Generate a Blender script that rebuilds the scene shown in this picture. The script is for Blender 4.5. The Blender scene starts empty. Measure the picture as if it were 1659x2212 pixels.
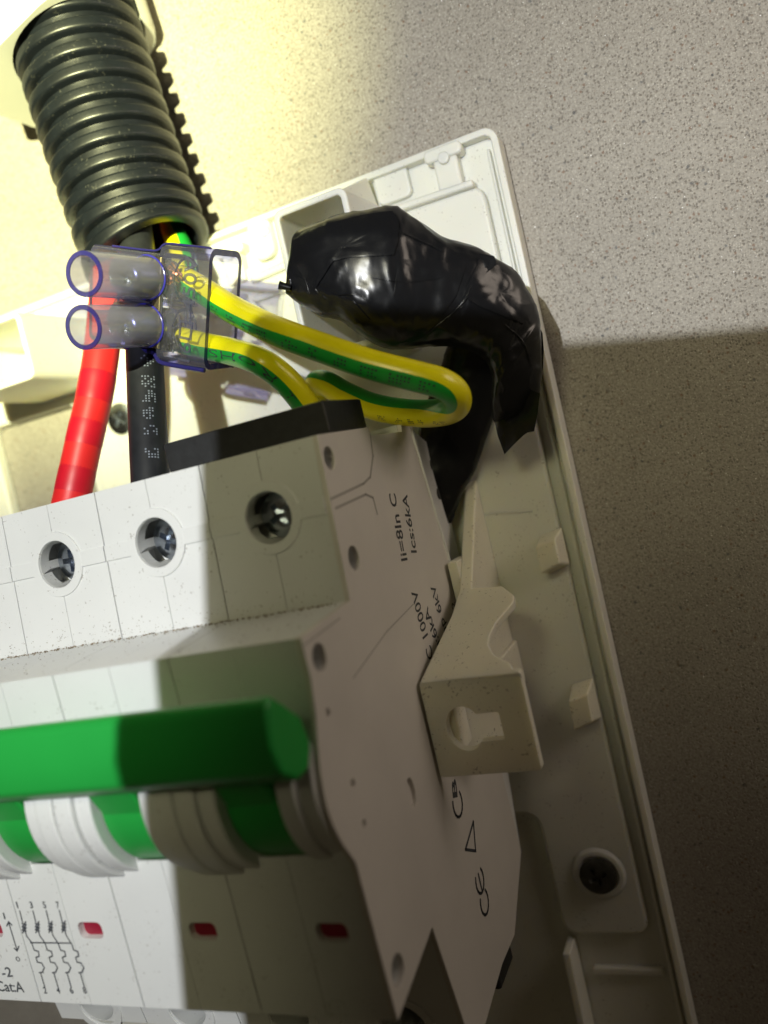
import bpy, bmesh, math, random
import numpy as np
from mathutils import Vector, Matrix, noise
random.seed(7)
scene = bpy.context.scene
COL = scene.collection

# ------------------------------------------------------------------ frame
# board coordinates in millimetres: u right along the rail, v up, w out of the wall.  world x=u, y=-w, z=v (metres)
MM = 0.001
def W3(p): return Vector((p[0]*MM, -p[2]*MM, p[1]*MM))
CAM = (-0.14964, 0.38067, -0.24788); EYE = np.array([46.194, 15.184, 135.425]); FOC = 1810.87
def _rot(r):
    a, b, c = r
    ca, sa, cb, sb, cc, sc = math.cos(a), math.sin(a), math.cos(b), math.sin(b), math.cos(c), math.sin(c)
    return (np.array([[cc, -sc, 0], [sc, cc, 0], [0, 0, 1]]) @ np.array([[cb, 0, sb], [0, 1, 0], [-sb, 0, cb]])
            @ np.array([[1, 0, 0], [0, ca, -sa], [0, sa, ca]]))
RC = _rot(CAM)
def P(x, y, w):      # sight line of the survey picture met at height w over the rail plane
    d = RC @ np.array([(x-829.5)/FOC, -(y-1106)/FOC, -1.0]); t = (w-EYE[2])/d[2]
    return EYE + d*t
def D(x, y, d):      # the same sight line at distance d
    return EYE + RC @ (np.array([(x-829.5)/FOC, -(y-1106)/FOC, -1.0])*d)
def K(v): return RC @ np.array(v, float)          # direction
def END(x, y, u=0.0):  # sight line met on the plane u = const
    d = RC @ np.array([(x-829.5)/FOC, -(y-1106)/FOC, -1.0]); t = (u-EYE[0])/d[0]
    return EYE + d*t

# ------------------------------------------------------------------ camera, world, lights
cam = bpy.data.cameras.new('camera'); co = bpy.data.objects.new('camera', cam); COL.objects.link(co)
ax = [W3(RC[:, i])/MM for i in range(3)]
m = Matrix(((ax[0].x, ax[1].x, ax[2].x, 0), (ax[0].y, ax[1].y, ax[2].y, 0), (ax[0].z, ax[1].z, ax[2].z, 0), (0, 0, 0, 1)))
m.translation = W3(EYE); co.matrix_world = m
cam.sensor_fit = 'HORIZONTAL'; cam.sensor_width = 36.0; cam.lens = 36.0*FOC/1659.0
cam.clip_start = 0.002; cam.clip_end = 20
cam.dof.use_dof = True; cam.dof.focus_distance = 0.127; cam.dof.aperture_fstop = 17.0
scene.camera = co
world = bpy.data.worlds.new('World'); scene.world = world; world.use_nodes = True
bg = world.node_tree.nodes['Background']; bg.inputs[0].default_value = (1.0, 0.76, 0.44, 1); bg.inputs[1].default_value = 0.028
scene.view_settings.view_transform = 'Standard'; scene.view_settings.look = 'None'
scene.view_settings.exposure = 0.0; scene.view_settings.gamma = 1.0
scene.cycles.use_denoising = True
scene.cycles.max_bounces = 10; scene.cycles.transparent_max_bounces = 24; scene.cycles.diffuse_bounces = 5
scene.cycles.caustics_reflective = False; scene.cycles.caustics_refractive = False
LIGHT = EYE + K((-75, 34, 100))
def spot(name, target, energy, size, blend, color, rad):
    l = bpy.data.lights.new(name, 'SPOT'); o = bpy.data.objects.new(name, l); COL.objects.link(o)
    o.location = W3(LIGHT); o.rotation_euler = (W3(target)-W3(LIGHT)).to_track_quat('-Z', 'Y').to_euler()
    l.energy = energy; l.spot_size = math.radians(size); l.spot_blend = blend; l.color = color; l.shadow_soft_size = rad
spot('torch_spill', P(480, 800, 0), 2.0, 110, 1.0, (0.95, 0.97, 1.0), 0.0008)
spot('torch_beam', P(-20, 230, -10), 14.0, 40, 1.0, (0.97, 0.96, 0.42), 0.0008)
# the torch's bright reflector: a wider, weaker source beside the diode
LIGHT = EYE + K((-80, 66, 100))
spot('torch_reflector', P(700, 900, 0), 0.48, 120, 1.0, (1.0, 0.93, 0.55), 0.023)
def lamp(name, at, to, size, energy, color):
    l = bpy.data.lights.new(name, 'AREA'); o = bpy.data.objects.new(name, l); COL.objects.link(o); l.shape = 'DISK'; l.size = size; l.energy = energy; l.color = color
    o.location = W3(at); o.rotation_euler = (W3(to)-W3(at)).to_track_quat('-Z', 'Y').to_euler()
lamp('side_bounce_fill', (155, 72, 22), (0, 0, 25), 0.08, 0.066, (1.0, 0.84, 0.70))  # added fill from the right, in place of warm bounced light

# ------------------------------------------------------------------ materials
def mat(name, color, rough=0.45, metal=0.0, bump=None, var=None, coat=0.0, spec=0.5, sss=0.0):
    M = bpy.data.materials.new(name); M.use_nodes = True; nt = M.node_tree; b = nt.nodes['Principled BSDF']
    b.inputs['Base Color'].default_value = (*color, 1); b.inputs['Roughness'].default_value = rough
    b.inputs['Metallic'].default_value = metal; b.inputs['Specular IOR Level'].default_value = spec
    b.inputs['Coat Weight'].default_value = coat
    if sss:
        b.inputs['Subsurface Weight'].default_value = sss; b.inputs['Subsurface Radius'].default_value = (0.0026, 0.0022, 0.0014)
        b.inputs['Subsurface Scale'].default_value = 1.0
    tc = nt.nodes.new('ShaderNodeTexCoord')
    if var:   # (scale, amount) mottling, multiplied into the colour
        n = nt.nodes.new('ShaderNodeTexNoise'); n.inputs['Scale'].default_value = var[0]; n.inputs['Detail'].default_value = 6
        nt.links.new(tc.outputs['Object'], n.inputs['Vector'])
        r = nt.nodes.new('ShaderNodeMapRange'); r.inputs[1].default_value = 0.3; r.inputs[2].default_value = 0.7
        r.inputs[3].default_value = 1-var[1]; r.inputs[4].default_value = 1+var[1]*0.3
        nt.links.new(n.outputs[0], r.inputs[0])
        mx = nt.nodes.new('ShaderNodeMix'); mx.data_type = 'RGBA'; mx.blend_type = 'MULTIPLY'; mx.inputs[0].default_value = 1
        mx.inputs[6].default_value = (*color, 1); nt.links.new(r.outputs[0], mx.inputs[7]); nt.links.new(mx.outputs[2], b.inputs['Base Color'])
    if bump:  # (scale, strength, distance mm)
        n = nt.nodes.new('ShaderNodeTexNoise'); n.inputs['Scale'].default_value = bump[0]; n.inputs['Detail'].default_value = 4
        nt.links.new(tc.outputs['Object'], n.inputs['Vector'])
        bp = nt.nodes.new('ShaderNodeBump'); bp.inputs['Strength'].default_value = bump[1]; bp.inputs['Distance'].default_value = bump[2]*MM
        nt.links.new(n.outputs[0], bp.inputs['Height']); nt.links.new(bp.outputs[0], b.inputs['Normal'])
    return M
def dirty(M, scale=900, thresh=0.68, color=(0.12, 0.085, 0.05), amount=0.8):   # sparse specks of grime
    nt = M.node_tree; b = nt.nodes['Principled BSDF']; tc = nt.nodes.new('ShaderNodeTexCoord')
    n = nt.nodes.new('ShaderNodeTexNoise'); n.inputs['Scale'].default_value = scale; n.inputs['Detail'].default_value = 3
    n2 = nt.nodes.new('ShaderNodeTexNoise'); n2.inputs['Scale'].default_value = scale*0.12
    nt.links.new(tc.outputs['Object'], n.inputs['Vector']); nt.links.new(tc.outputs['Object'], n2.inputs['Vector'])
    ad = nt.nodes.new('ShaderNodeMath'); ad.operation = 'MULTIPLY_ADD'; ad.inputs[1].default_value = 0.35
    nt.links.new(n2.outputs[0], ad.inputs[0]); nt.links.new(n.outputs[0], ad.inputs[2])
    r = nt.nodes.new('ShaderNodeMapRange'); r.inputs[1].default_value = thresh+0.17; r.inputs[2].default_value = thresh+0.22; r.inputs[4].default_value = amount
    nt.links.new(ad.outputs[0], r.inputs[0])
    mx = nt.nodes.new('ShaderNodeMix'); mx.data_type = 'RGBA'; mx.inputs[7].default_value = (*color, 1)
    lk = b.inputs['Base Color'].links
    if lk: nt.links.new(lk[0].from_socket, mx.inputs[6])
    else: mx.inputs[6].default_value = b.inputs['Base Color'].default_value
    nt.links.new(r.outputs[0], mx.inputs[0]); nt.links.new(mx.outputs[2], b.inputs['Base Color'])
    return M
M = {}
M['abs'] = dirty(mat('breaker_plastic', (0.70, 0.71, 0.70), 0.42, bump=(2600, 0.10, 0.05), var=(60, 0.06)), 2600, 0.69, amount=0.5)
M['end'] = mat('breaker_end_plastic', (0.66, 0.63, 0.59), 0.5, bump=(2200, 0.12, 0.05), var=(70, 0.08))
M['endline'] = mat('breaker_end_line_shade', (0.36, 0.345, 0.32), 0.6)  # darker end plastic, paints the shade of moulded lines and grooves
M['base'] = dirty(mat('enclosure_plastic', (0.78, 0.78, 0.71), 0.36, sss=0.55, bump=(900, 0.05, 0.1), var=(40, 0.07)), 2400, 0.68, amount=0.4)
M['bracket'] = dirty(mat('bracket_plastic', (0.76, 0.73, 0.61), 0.42, sss=0.5, var=(90, 0.08)), 2400, 0.665, amount=0.55)
M['green'] = mat('toggle_green', (0.016, 0.33, 0.05), 0.38, bump=(1500, 0.06, 0.05), var=(50, 0.1))
M['red'] = mat('indicator_red', (0.27, 0.007, 0.03), 0.4)
M['ink'] = mat('print_ink', (0.045, 0.05, 0.06), 0.6)
M['steel'] = mat('zinc_steel', (0.55, 0.60, 0.68), 0.25, 1.0, bump=(1800, 0.2, 0.05), var=(500, 0.3))
M['oldscrew'] = mat('dark_steel', (0.10, 0.10, 0.09), 0.4, 0.8, var=(700, 0.4))
M['dark'] = mat('painted_cavity_shade', (0.03, 0.03, 0.028), 0.7)  # near-black colour that paints the shade inside small holes
M['blackbar'] = mat('black_moulded_plastic', (0.016, 0.017, 0.018), 0.5, bump=(1400, 0.35, 0.1), var=(800, 0.4))
M['cable'] = mat('black_cable_sheath', (0.018, 0.02, 0.024), 0.48, bump=(700, 0.2, 0.1), var=(600, 0.3))
M['redcable'] = mat('red_cable_sheath', (0.74, 0.022, 0.024), 0.4, bump=(500, 0.1, 0.1), var=(60, 0.05))
M['yellow'] = mat('earth_wire_yellow', (0.88, 0.79, 0.006), 0.28, bump=(260, 0.10, 0.2), var=(140, 0.12))
M['wgreen'] = mat('earth_wire_green', (0.016, 0.36, 0.045), 0.28, bump=(260, 0.10, 0.2), var=(140, 0.15))
M['copper'] = mat('bare_copper', (0.60, 0.26, 0.15), 0.3, 1.0, var=(2000, 0.4))
M['tinned'] = mat('tinned_strands', (0.30, 0.30, 0.30), 0.3, 1.0, var=(2000, 0.4))
M['brass'] = mat('brass', (0.50, 0.42, 0.28), 0.3, 1.0, var=(800, 0.4))
M['conduit'] = mat('conduit_plastic', (0.0060, 0.0080, 0.0120), 0.38, spec=0.5, bump=(900, 0.25, 0.12), var=(400, 0.3))
M['conduit'] = dirty(M['conduit'], 2400, 0.67, (0.07, 0.07, 0.065), 0.6)
M['gland'] = mat('gland_plastic', (0.70, 0.71, 0.66), 0.4, var=(60, 0.08))
M['dotprint'] = mat('pale_dot_print', (0.22, 0.25, 0.30), 0.6)
M['phone'] = mat('phone_dark_glass', (0.03, 0.03, 0.035), 0.3)
M['dust'] = mat('brown_dust', (0.26, 0.20, 0.13), 0.9, var=(900, 0.7))
def tape_mat():
    T = mat('black_vinyl_tape', (0.007, 0.0075, 0.009), 0.27, spec=0.5)
    nt = T.node_tree; b = nt.nodes['Principled BSDF']; tc = nt.nodes.new('ShaderNodeTexCoord')
    mp = nt.nodes.new('ShaderNodeMapping'); mp.inputs['Scale'].default_value = (1, 2.2, 0.6); mp.inputs['Rotation'].default_value = (0.4, 0.6, 0.5)
    n1 = nt.nodes.new('ShaderNodeTexNoise'); n1.inputs['Scale'].default_value = 120; n1.inputs['Detail'].default_value = 1.5; n1.inputs['Distortion'].default_value = 0.6
    n2 = nt.nodes.new('ShaderNodeTexNoise'); n2.inputs['Scale'].default_value = 1500; n2.inputs['Detail'].default_value = 2
    nt.links.new(tc.outputs['Object'], mp.inputs[0]); nt.links.new(mp.outputs[0], n1.inputs['Vector']); nt.links.new(tc.outputs['Object'], n2.inputs['Vector'])
    b1 = nt.nodes.new('ShaderNodeBump'); b1.inputs['Strength'].default_value = 0.15; b1.inputs['Distance'].default_value = 0.0012
    b2 = nt.nodes.new('ShaderNodeBump'); b2.inputs['Strength'].default_value = 0.08; b2.inputs['Distance'].default_value = 0.0001
    nt.links.new(n1.outputs[0], b1.inputs['Height']); nt.links.new(n2.outputs[0], b2.inputs['Height'])
    nt.links.new(b1.outputs[0], b2.inputs['Normal']); nt.links.new(b2.outputs[0], b.inputs['Normal'])
    return T
M['tape'] = tape_mat()
def clear_mat(name, tint, edge, gloss=0.05, haze=0.04):
    C = bpy.data.materials.new(name); C.use_nodes = True; nt = C.node_tree; nt.nodes.clear()
    out = nt.nodes.new('ShaderNodeOutputMaterial'); lw = nt.nodes.new('ShaderNodeLayerWeight'); lw.inputs[0].default_value = 0.25
    cr = nt.nodes.new('ShaderNodeMix'); cr.data_type = 'RGBA'; cr.inputs[6].default_value = (*tint, 1); cr.inputs[7].default_value = (*edge, 1)
    nt.links.new(lw.outputs['Facing'], cr.inputs[0])
    tr = nt.nodes.new('ShaderNodeBsdfTransparent'); nt.links.new(cr.outputs[2], tr.inputs[0])
    gl = nt.nodes.new('ShaderNodeBsdfGlossy'); gl.inputs['Roughness'].default_value = gloss
    df = nt.nodes.new('ShaderNodeBsdfDiffuse'); df.inputs[0].default_value = (0.72, 0.73, 0.82, 1)
    mx0 = nt.nodes.new('ShaderNodeMixShader'); mx0.inputs[0].default_value = haze
    tl = nt.nodes.new('ShaderNodeBsdfTranslucent'); tl.inputs[0].default_value = (0.74, 0.75, 0.86, 1); ms = nt.nodes.new('ShaderNodeMixShader'); ms.inputs[0].default_value = 0.5
    nt.links.new(df.outputs[0], ms.inputs[1]); nt.links.new(tl.outputs[0], ms.inputs[2])
    nt.links.new(tr.outputs[0], mx0.inputs[1]); nt.links.new(ms.outputs[0], mx0.inputs[2])
    fr = nt.nodes.new('ShaderNodeFresnel'); fr.inputs[0].default_value = 1.48
    tcn = nt.nodes.new('ShaderNodeTexCoord'); nn = nt.nodes.new('ShaderNodeTexNoise'); nn.inputs['Scale'].default_value = 260
    nt.links.new(tcn.outputs['Object'], nn.inputs['Vector'])
    bp = nt.nodes.new('ShaderNodeBump'); bp.inputs['Strength'].default_value = 0.3; bp.inputs['Distance'].default_value = 0.0004
    nt.links.new(nn.outputs[0], bp.inputs['Height']); nt.links.new(bp.outputs[0], gl.inputs['Normal']); nt.links.new(bp.outputs[0], fr.inputs['Normal'])
    gm_ = nt.nodes.new('ShaderNodeNewGeometry'); iv = nt.nodes.new('ShaderNodeMath'); iv.operation = 'SUBTRACT'; iv.inputs[0].default_value = 1.0; nt.links.new(gm_.outputs['Backfacing'], iv.inputs[1])
    fm = nt.nodes.new('ShaderNodeMath'); fm.operation = 'MULTIPLY'; nt.links.new(fr.outputs[0], fm.inputs[0]); nt.links.new(iv.outputs[0], fm.inputs[1])
    mx = nt.nodes.new('ShaderNodeMixShader'); nt.links.new(fm.outputs[0], mx.inputs[0])
    nt.links.new(mx0.outputs[0], mx.inputs[1]); nt.links.new(gl.outputs[0], mx.inputs[2]); nt.links.new(mx.outputs[0], out.inputs[0])
    return C
M['clear'] = clear_mat('clear_plastic', (0.93, 0.93, 0.98), (0.36, 0.36, 0.80), 0.05, 0.06)
M['frosted'] = clear_mat('clear_plastic_scuffed', (0.90, 0.90, 0.97), (0.34, 0.34, 0.82), 0.08, 0.30)
M['emboss'] = clear_mat('clear_plastic_lettering', (0.52, 0.52, 0.72), (0.2, 0.2, 0.6), 0.08, 0.12)
E_m = mat('clear_plastic_cut_edge', (0.020, 0.018, 0.125), 0.2, spec=0.6); E_m.node_tree.nodes['Principled BSDF'].inputs['Transmission Weight'].default_value = 0.0
E_m.node_tree.nodes['Principled BSDF'].inputs['Alpha'].default_value = 0.95
M['clear_edge'] = E_m
M['blue_corner'] = clear_mat('clear_plastic_thick_corner', (0.60, 0.59, 0.85), (0.16, 0.15, 0.60), 0.08, 0.08)
def wall_mat():
    T = bpy.data.materials.new('speckled_stone'); T.use_nodes = True; nt = T.node_tree; b = nt.nodes['Principled BSDF']
    tc = nt.nodes.new('ShaderNodeTexCoord')
    def nz(s, d=4):
        n = nt.nodes.new('ShaderNodeTexNoise'); n.inputs['Scale'].default_value = s; n.inputs['Detail'].default_value = d
        nt.links.new(tc.outputs['Object'], n.inputs['Vector']); return n
    def ramp(src, a, c, lo=0.0, hi=1.0):
        r = nt.nodes.new('ShaderNodeMapRange'); r.inputs[1].default_value = a; r.inputs[2].default_value = c; r.inputs[3].default_value = lo; r.inputs[4].default_value = hi
        nt.links.new(src, r.inputs[0]); return r.outputs[0]
    def mix(f, a, c):
        x = nt.nodes.new('ShaderNodeMix'); x.data_type = 'RGBA'
        if isinstance(f, float): x.inputs[0].default_value = f
        else: nt.links.new(f, x.inputs[0])
        for i, q in ((6, a), (7, c)):
            if isinstance(q, tuple): x.inputs[i].default_value = (*q, 1)
            else: nt.links.new(q, x.inputs[i])
        return x.outputs[2]
    mp_ = nt.nodes.new('ShaderNodeMapping'); mp_.inputs['Scale'].default_value = (1, 1, 5); mp_.inputs['Rotation'].default_value = (0, 0.35, 0); nt.links.new(tc.outputs['Object'], mp_.inputs[0])
    st = nz(60, 6); nt.links.new(mp_.outputs[0], st.inputs['Vector'])
    base = mix(ramp(nz(28, 6).outputs[0], 0.35, 0.65), (0.385, 0.355, 0.308), (0.28, 0.257, 0.222))
    base = mix(ramp(st.outputs[0], 0.40, 0.75, 0.0, 0.35), base, (0.26, 0.235, 0.20))
    grain = nz(2300, 3); base = mix(ramp(grain.outputs[0], 0.30, 0.72), mix(0.5, base, (0.20, 0.18, 0.15)), mix(0.30, base, (0.66, 0.62, 0.55)))
    def specks(scale, keep, size, col, soft=0.12):
        nonlocal base
        v = nt.nodes.new('ShaderNodeTexVoronoi'); v.inputs['Scale'].default_value = scale; v.inputs['Randomness'].default_value = 1
        dn = nz(scale*1.6, 2); va = nt.nodes.new('ShaderNodeVectorMath'); va.operation = 'MULTIPLY_ADD'; va.inputs[1].default_value = (0.55/scale,)*3
        nt.links.new(dn.outputs['Color'], va.inputs[0]); nt.links.new(tc.outputs['Object'], va.inputs[2]); nt.links.new(va.outputs[0], v.inputs['Vector'])
        sp = nt.nodes.new('ShaderNodeSeparateColor'); nt.links.new(v.outputs['Color'], sp.inputs[0])
        k = ramp(sp.outputs[0], keep, keep+0.01); d = ramp(v.outputs['Distance'], size+soft, size)
        w = nt.nodes.new('ShaderNodeMath'); w.operation = 'MULTIPLY'; nt.links.new(k, w.inputs[0]); nt.links.new(d, w.inputs[1])
        base = mix(w.outputs[0], base, col); return w.outputs[0]
    s0 = specks(3000, 0.50, 0.20, (0.235, 0.213, 0.183), 0.3)
    s1 = specks(2100, 0.62, 0.20, (0.21, 0.19, 0.163), 0.25)
    s2 = specks(1400, 0.84, 0.18, (0.175, 0.16, 0.138), 0.2)
    s3 = specks(1500, 0.93, 0.22, (0.22, 0.15, 0.105), 0.2)
    s4 = specks(1000, 0.95, 0.18, (0.14, 0.138, 0.133), 0.16)
    w1 = specks(2600, 0.72, 0.16, (0.52, 0.49, 0.43), 0.22)
    gl = specks(1700, 0.955, 0.10, (0.98, 0.98, 0.97), 0.08)  # white crystal specks, their glints painted into the colour
    nt.links.new(base, b.inputs['Base Color']); b.inputs['Roughness'].default_value = 0.55
    h = nt.nodes.new('ShaderNodeMath'); h.operation = 'SUBTRACT'; nt.links.new(grain.outputs[0], h.inputs[0]); nt.links.new(s1, h.inputs[1])
    bp = nt.nodes.new('ShaderNodeBump'); bp.inputs['Strength'].default_value = 0.45; bp.inputs['Distance'].default_value = 0.00025
    nt.links.new(h.outputs[0], bp.inputs['Height']); nt.links.new(bp.outputs[0], b.inputs['Normal'])
    return T
M['wall'] = wall_mat()

# ------------------------------------------------------------------ builders
def thing(name, label, cat, at, group=None):
    o = bpy.data.objects.new(name, None); COL.objects.link(o); o.location = W3(at); o.empty_display_size = 0.005
    o['label'] = label; o['category'] = cat
    if group: o['group'] = group
    return o
def wloc(o):
    l = Vector((0, 0, 0))
    while o: l = l+o.location; o = o.parent
    return l
class MB:
    def __init__(s): s.v = []; s.f = []; s.m = []
    def add(s, vs, fs, mi=0):
        n = len(s.v); s.v += [tuple(map(float, q)) for q in vs]; s.f += [tuple(i+n for i in f) for f in fs]; s.m += [mi]*len(fs); return s
    def box(s, u0, u1, v0, v1, w0, w1, mi=0):
        q = [(a, b, c) for a in (u0, u1) for b in (v0, v1) for c in (w0, w1)]
        return s.add(q, [(0, 1, 3, 2), (4, 6, 7, 5), (0, 4, 5, 1), (2, 3, 7, 6), (0, 2, 6, 4), (1, 5, 7, 3)], mi)
    def prism(s, poly, a, b, mi=0, caps=True):   # poly: points in 3-D (lists a, b of matching points)
        n = len(a); vs = list(a)+list(b)
        fs = [(i, (i+1) % n, n+(i+1) % n, n+i) for i in range(n)]
        if caps: fs += [tuple(range(n-1, -1, -1)), tuple(range(n, 2*n))]
        return s.add(vs, fs, mi)
    def extrude_u(s, prof, u0, u1, mi=0): return s.prism(None, [(u0, v, w) for v, w in prof], [(u1, v, w) for v, w in prof], mi)
    def extrude_w(s, prof, w0, w1, mi=0): return s.prism(None, [(u, v, w0) for u, v in prof], [(u, v, w1) for u, v in prof], mi)
    def rings(s, rings, mi=0, close=(True, True), matf=None):
        n = len(rings[0]); base = len(s.v)
        for r in rings: s.v += [tuple(map(float, q)) for q in r]
        for i in range(len(rings)-1):
            for j in range(n):
                a = base+i*n+j; b = base+i*n+(j+1) % n
                s.f.append((a, b, b+n, a+n)); s.m.append(mi if matf is None else matf(i, j))
        if close[0]: s.f.append(tuple(base+j for j in range(n-1, -1, -1))); s.m.append(mi)
        if close[1]: s.f.append(tuple(base+(len(rings)-1)*n+j for j in range(n))); s.m.append(mi)
        return s
    def build(s, name, mats, parent=None, bevel=0.0, smooth=True, label=None, angle=38, seg=2, fix=True):
        me = bpy.data.meshes.new(name); off = wloc(parent)
        me.from_pydata([W3(q)-off for q in s.v], [], s.f)
        if not isinstance(mats, (list, tuple)): mats = [mats]
        for x in mats: me.materials.append(M[x] if isinstance(x, str) else x)
        me.polygons.foreach_set('material_index', s.m)
        if fix:
            bm = bmesh.new(); bm.from_mesh(me); bmesh.ops.remove_doubles(bm, verts=bm.verts, dist=1e-7); bmesh.ops.recalc_face_normals(bm, faces=bm.faces); bm.to_mesh(me); bm.free()
        if smooth:
            me.polygons.foreach_set('use_smooth', [True]*len(me.polygons)); me.set_sharp_from_angle(angle=math.radians(angle))
        o = bpy.data.objects.new(name, me); COL.objects.link(o); o.parent = parent
        if bevel:
            b = o.modifiers.new('bevel', 'BEVEL'); b.width = bevel*MM; b.segments = seg; b.limit_method = 'ANGLE'; b.angle_limit = math.radians(35); b.harden_normals = True
        if label: o['label'] = label
        return o
def tag(o, label, cat, group=None, kind=None):
    o['label'] = label; o['category'] = cat
    if group: o['group'] = group
    if kind: o['kind'] = kind
    return o
def cut(o, cutter):       # boolean difference, baked into the mesh; cutter is an MB
    c = cutter.build('cutter', 'dark', None, smooth=False)
    mod = o.modifiers.new('cut', 'BOOLEAN'); mod.operation = 'DIFFERENCE'; mod.object = c; mod.solver = 'EXACT'
    if o.parent: bpy.context.view_layer.update()
    while o.modifiers[0] != mod: o.modifiers.move(len(o.modifiers)-1, 0)
    others = [x for x in o.modifiers if x != mod]
    st = [x.show_viewport for x in others]
    for x in others: x.show_viewport = False
    dg = bpy.context.evaluated_depsgraph_get(); me = bpy.data.meshes.new_from_object(o.evaluated_get(dg), preserve_all_data_layers=True, depsgraph=dg)
    for x, q in zip(others, st): x.show_viewport = q
    o.modifiers.remove(mod); old = o.data; o.data = me; me.name = o.name; bpy.data.meshes.remove(old)
    cm = c.data; bpy.data.objects.remove(c); bpy.data.meshes.remove(cm)
    while len(o.data.materials) > 1 and o.data.materials[-1] and o.data.materials[-1].name == 'painted_cavity_shade' : break
    o.data.polygons.foreach_set('use_smooth', [True]*len(o.data.polygons)); o.data.set_sharp_from_angle(angle=math.radians(38))
    return o
def circ(c, r, a, b, n=32, ph=0):   # circle of points round c in plane of directions a, b
    c, a, b = np.array(c, float), np.array(a, float), np.array(b, float)
    return [c+r*(math.cos(2*math.pi*i/n+ph)*a+math.sin(2*math.pi*i/n+ph)*b) for i in range(n)]
U, Vv, Wd = np.array([1., 0, 0]), np.array([0., 1, 0]), np.array([0., 0, 1])
def cyl(mb, c, d, r0, r1, h0, h1, n=32, mi=0):
    d = np.array(d, float); d /= np.linalg.norm(d); a = np.cross(d, [0.3, 0.9, 0.31]); a /= np.linalg.norm(a); b = np.cross(d, a)
    mb.rings([circ(np.array(c)+d*h0, r0, a, b, n), circ(np.array(c)+d*h1, r1, a, b, n)], mi); return mb
def spline(pts, n):       # Catmull-Rom through points (any dimension), n samples
    pts = [np.array(p, float) for p in pts]; k = len(pts); P_ = [2*pts[0]-pts[1]]+pts+[2*pts[-1]-pts[-2]]; out = []
    for i in range(n):
        t = i/(n-1)*(k-1); j = min(int(t), k-2); t -= j; a, b, c, d = P_[j:j+4]
        out.append(0.5*((2*b)+(-a+c)*t+(2*a-5*b+4*c-d)*t*t+(-a+3*b-3*c+d)*t**3))
    return out
def frames(path, ref=None):
    fr = []; up = np.array(ref if ref is not None else [0.2, 0.3, 1.0], float)
    for i, p in enumerate(path):
        t = path[min(i+1, len(path)-1)]-path[max(i-1, 0)]; t /= np.linalg.norm(t)
        up = up-t*np.dot(up, t); up /= np.linalg.norm(up); fr.append((t, up.copy(), np.cross(t, up)))
    return fr
def text_mesh(s, size=1.0, bold=0.0):   # glyph outlines filled, x right, y up, in em units times size
    c = bpy.data.curves.new('glyphs', 'FONT'); c.body = s; c.size = size; c.offset = bold; c.resolution_u = 3
    o = bpy.data.objects.new('glyphs', c); COL.objects.link(o); dg = bpy.context.evaluated_depsgraph_get()
    me = bpy.data.meshes.new_from_object(o.evaluated_get(dg)); v = np.array([q.co[:] for q in me.vertices]).reshape(-1, 3); f = [tuple(q.vertices) for q in me.polygons]
    bpy.data.objects.remove(o); bpy.data.curves.remove(c); bpy.data.meshes.remove(me); return v, f
def lettering(name, s, start, end, ydir, cap, parent, m_='ink', lift=0.03, bold=0.0, label=None, thick=0.0):
    """flat print: runs from start to end (board mm), capitals cap mm high along ydir"""
    v, f = text_mesh(s, 1.0, bold); start, end = np.array(start, float), np.array(end, float)
    x0, x1 = v[:, 0].min(), v[:, 0].max(); X = end-start; Y = np.array(ydir, float); Xn = X/np.linalg.norm(X); Y = Y-Xn*np.dot(Xn, Y); Y /= np.linalg.norm(Y); N = np.cross(Xn, Y)
    pts = [start+X*((q[0]-x0)/(x1-x0))+Y*(q[1]/0.73*cap)+N*lift for q in v]
    mb = MB(); mb.add(pts, f)
    if thick:
        n = len(pts); mb.add([p+N*thick for p in pts], f)
        from collections import Counter
        ec = Counter()
        for q in f:
            for i in range(len(q)): ec[(q[i], q[(i+1) % len(q)])] += 1
        for (a, b) in list(ec):
            if (b, a) not in ec: mb.f.append((a, b, b+n, a+n)); mb.m.append(0)
    return mb.build(name, m_, parent, smooth=False, label=label, fix=False)
def strokes(name, lines, width, m_, parent, N, label=None):   # flat printed strokes
    mb = MB(); N = np.array(N, float)
    for ln in lines:
        for a, b in zip(ln[:-1], ln[1:]):
            a, b = np.array(a, float), np.array(b, float); d = b-a; L = np.linalg.norm(d)
            if L < 1e-6: continue
            d /= L; s = np.cross(N, d)*width/2; e = d*width*0.4
            mb.add([a-s-e, b-s+e, b+s+e, a+s-e], [(0, 1, 2, 3)])
    return mb.build(name, m_, parent, smooth=False, label=label, fix=False)
def rrect(x0, x1, y0, y1, r, n=5):
    out = []
    for cx, cy, a0 in ((x1-r, y1-r, 0), (x0+r, y1-r, 90), (x0+r, y0+r, 180), (x1-r, y0+r, 270)):
        for i in range(n+1):
            a = math.radians(a0+90*i/n); out.append((cx+r*math.cos(a), cy+r*math.sin(a)))
    return out

# ------------------------------------------------------------------ the wall
FLOOR = -10.0
wl = MB(); wl.box(-420, 420, -420, 420, FLOOR-20, FLOOR)
o = wl.build('wall', 'wall', smooth=False); o['kind'] = 'structure'

# ------------------------------------------------------------------ enclosure base
base = thing('distribution_board_base', 'white plastic back half of an opened distribution board on the speckled wall', 'distribution board', (-45, 0, FLOOR))
UR, VT, UL, VB = 20.3, 64.6, -118, -112
fl = MB(); fl.extrude_w(rrect(UL, UR-0.1, VB, VT-0.1, 2.0), FLOOR, -7.2)
flo = fl.build('back_plate', 'base', base, bevel=0.5)
kb = MB(); kb.extrude_w(rrect(-104, -79, -40, 43, 2.5), FLOOR-2, -2); cut(flo, kb)
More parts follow.
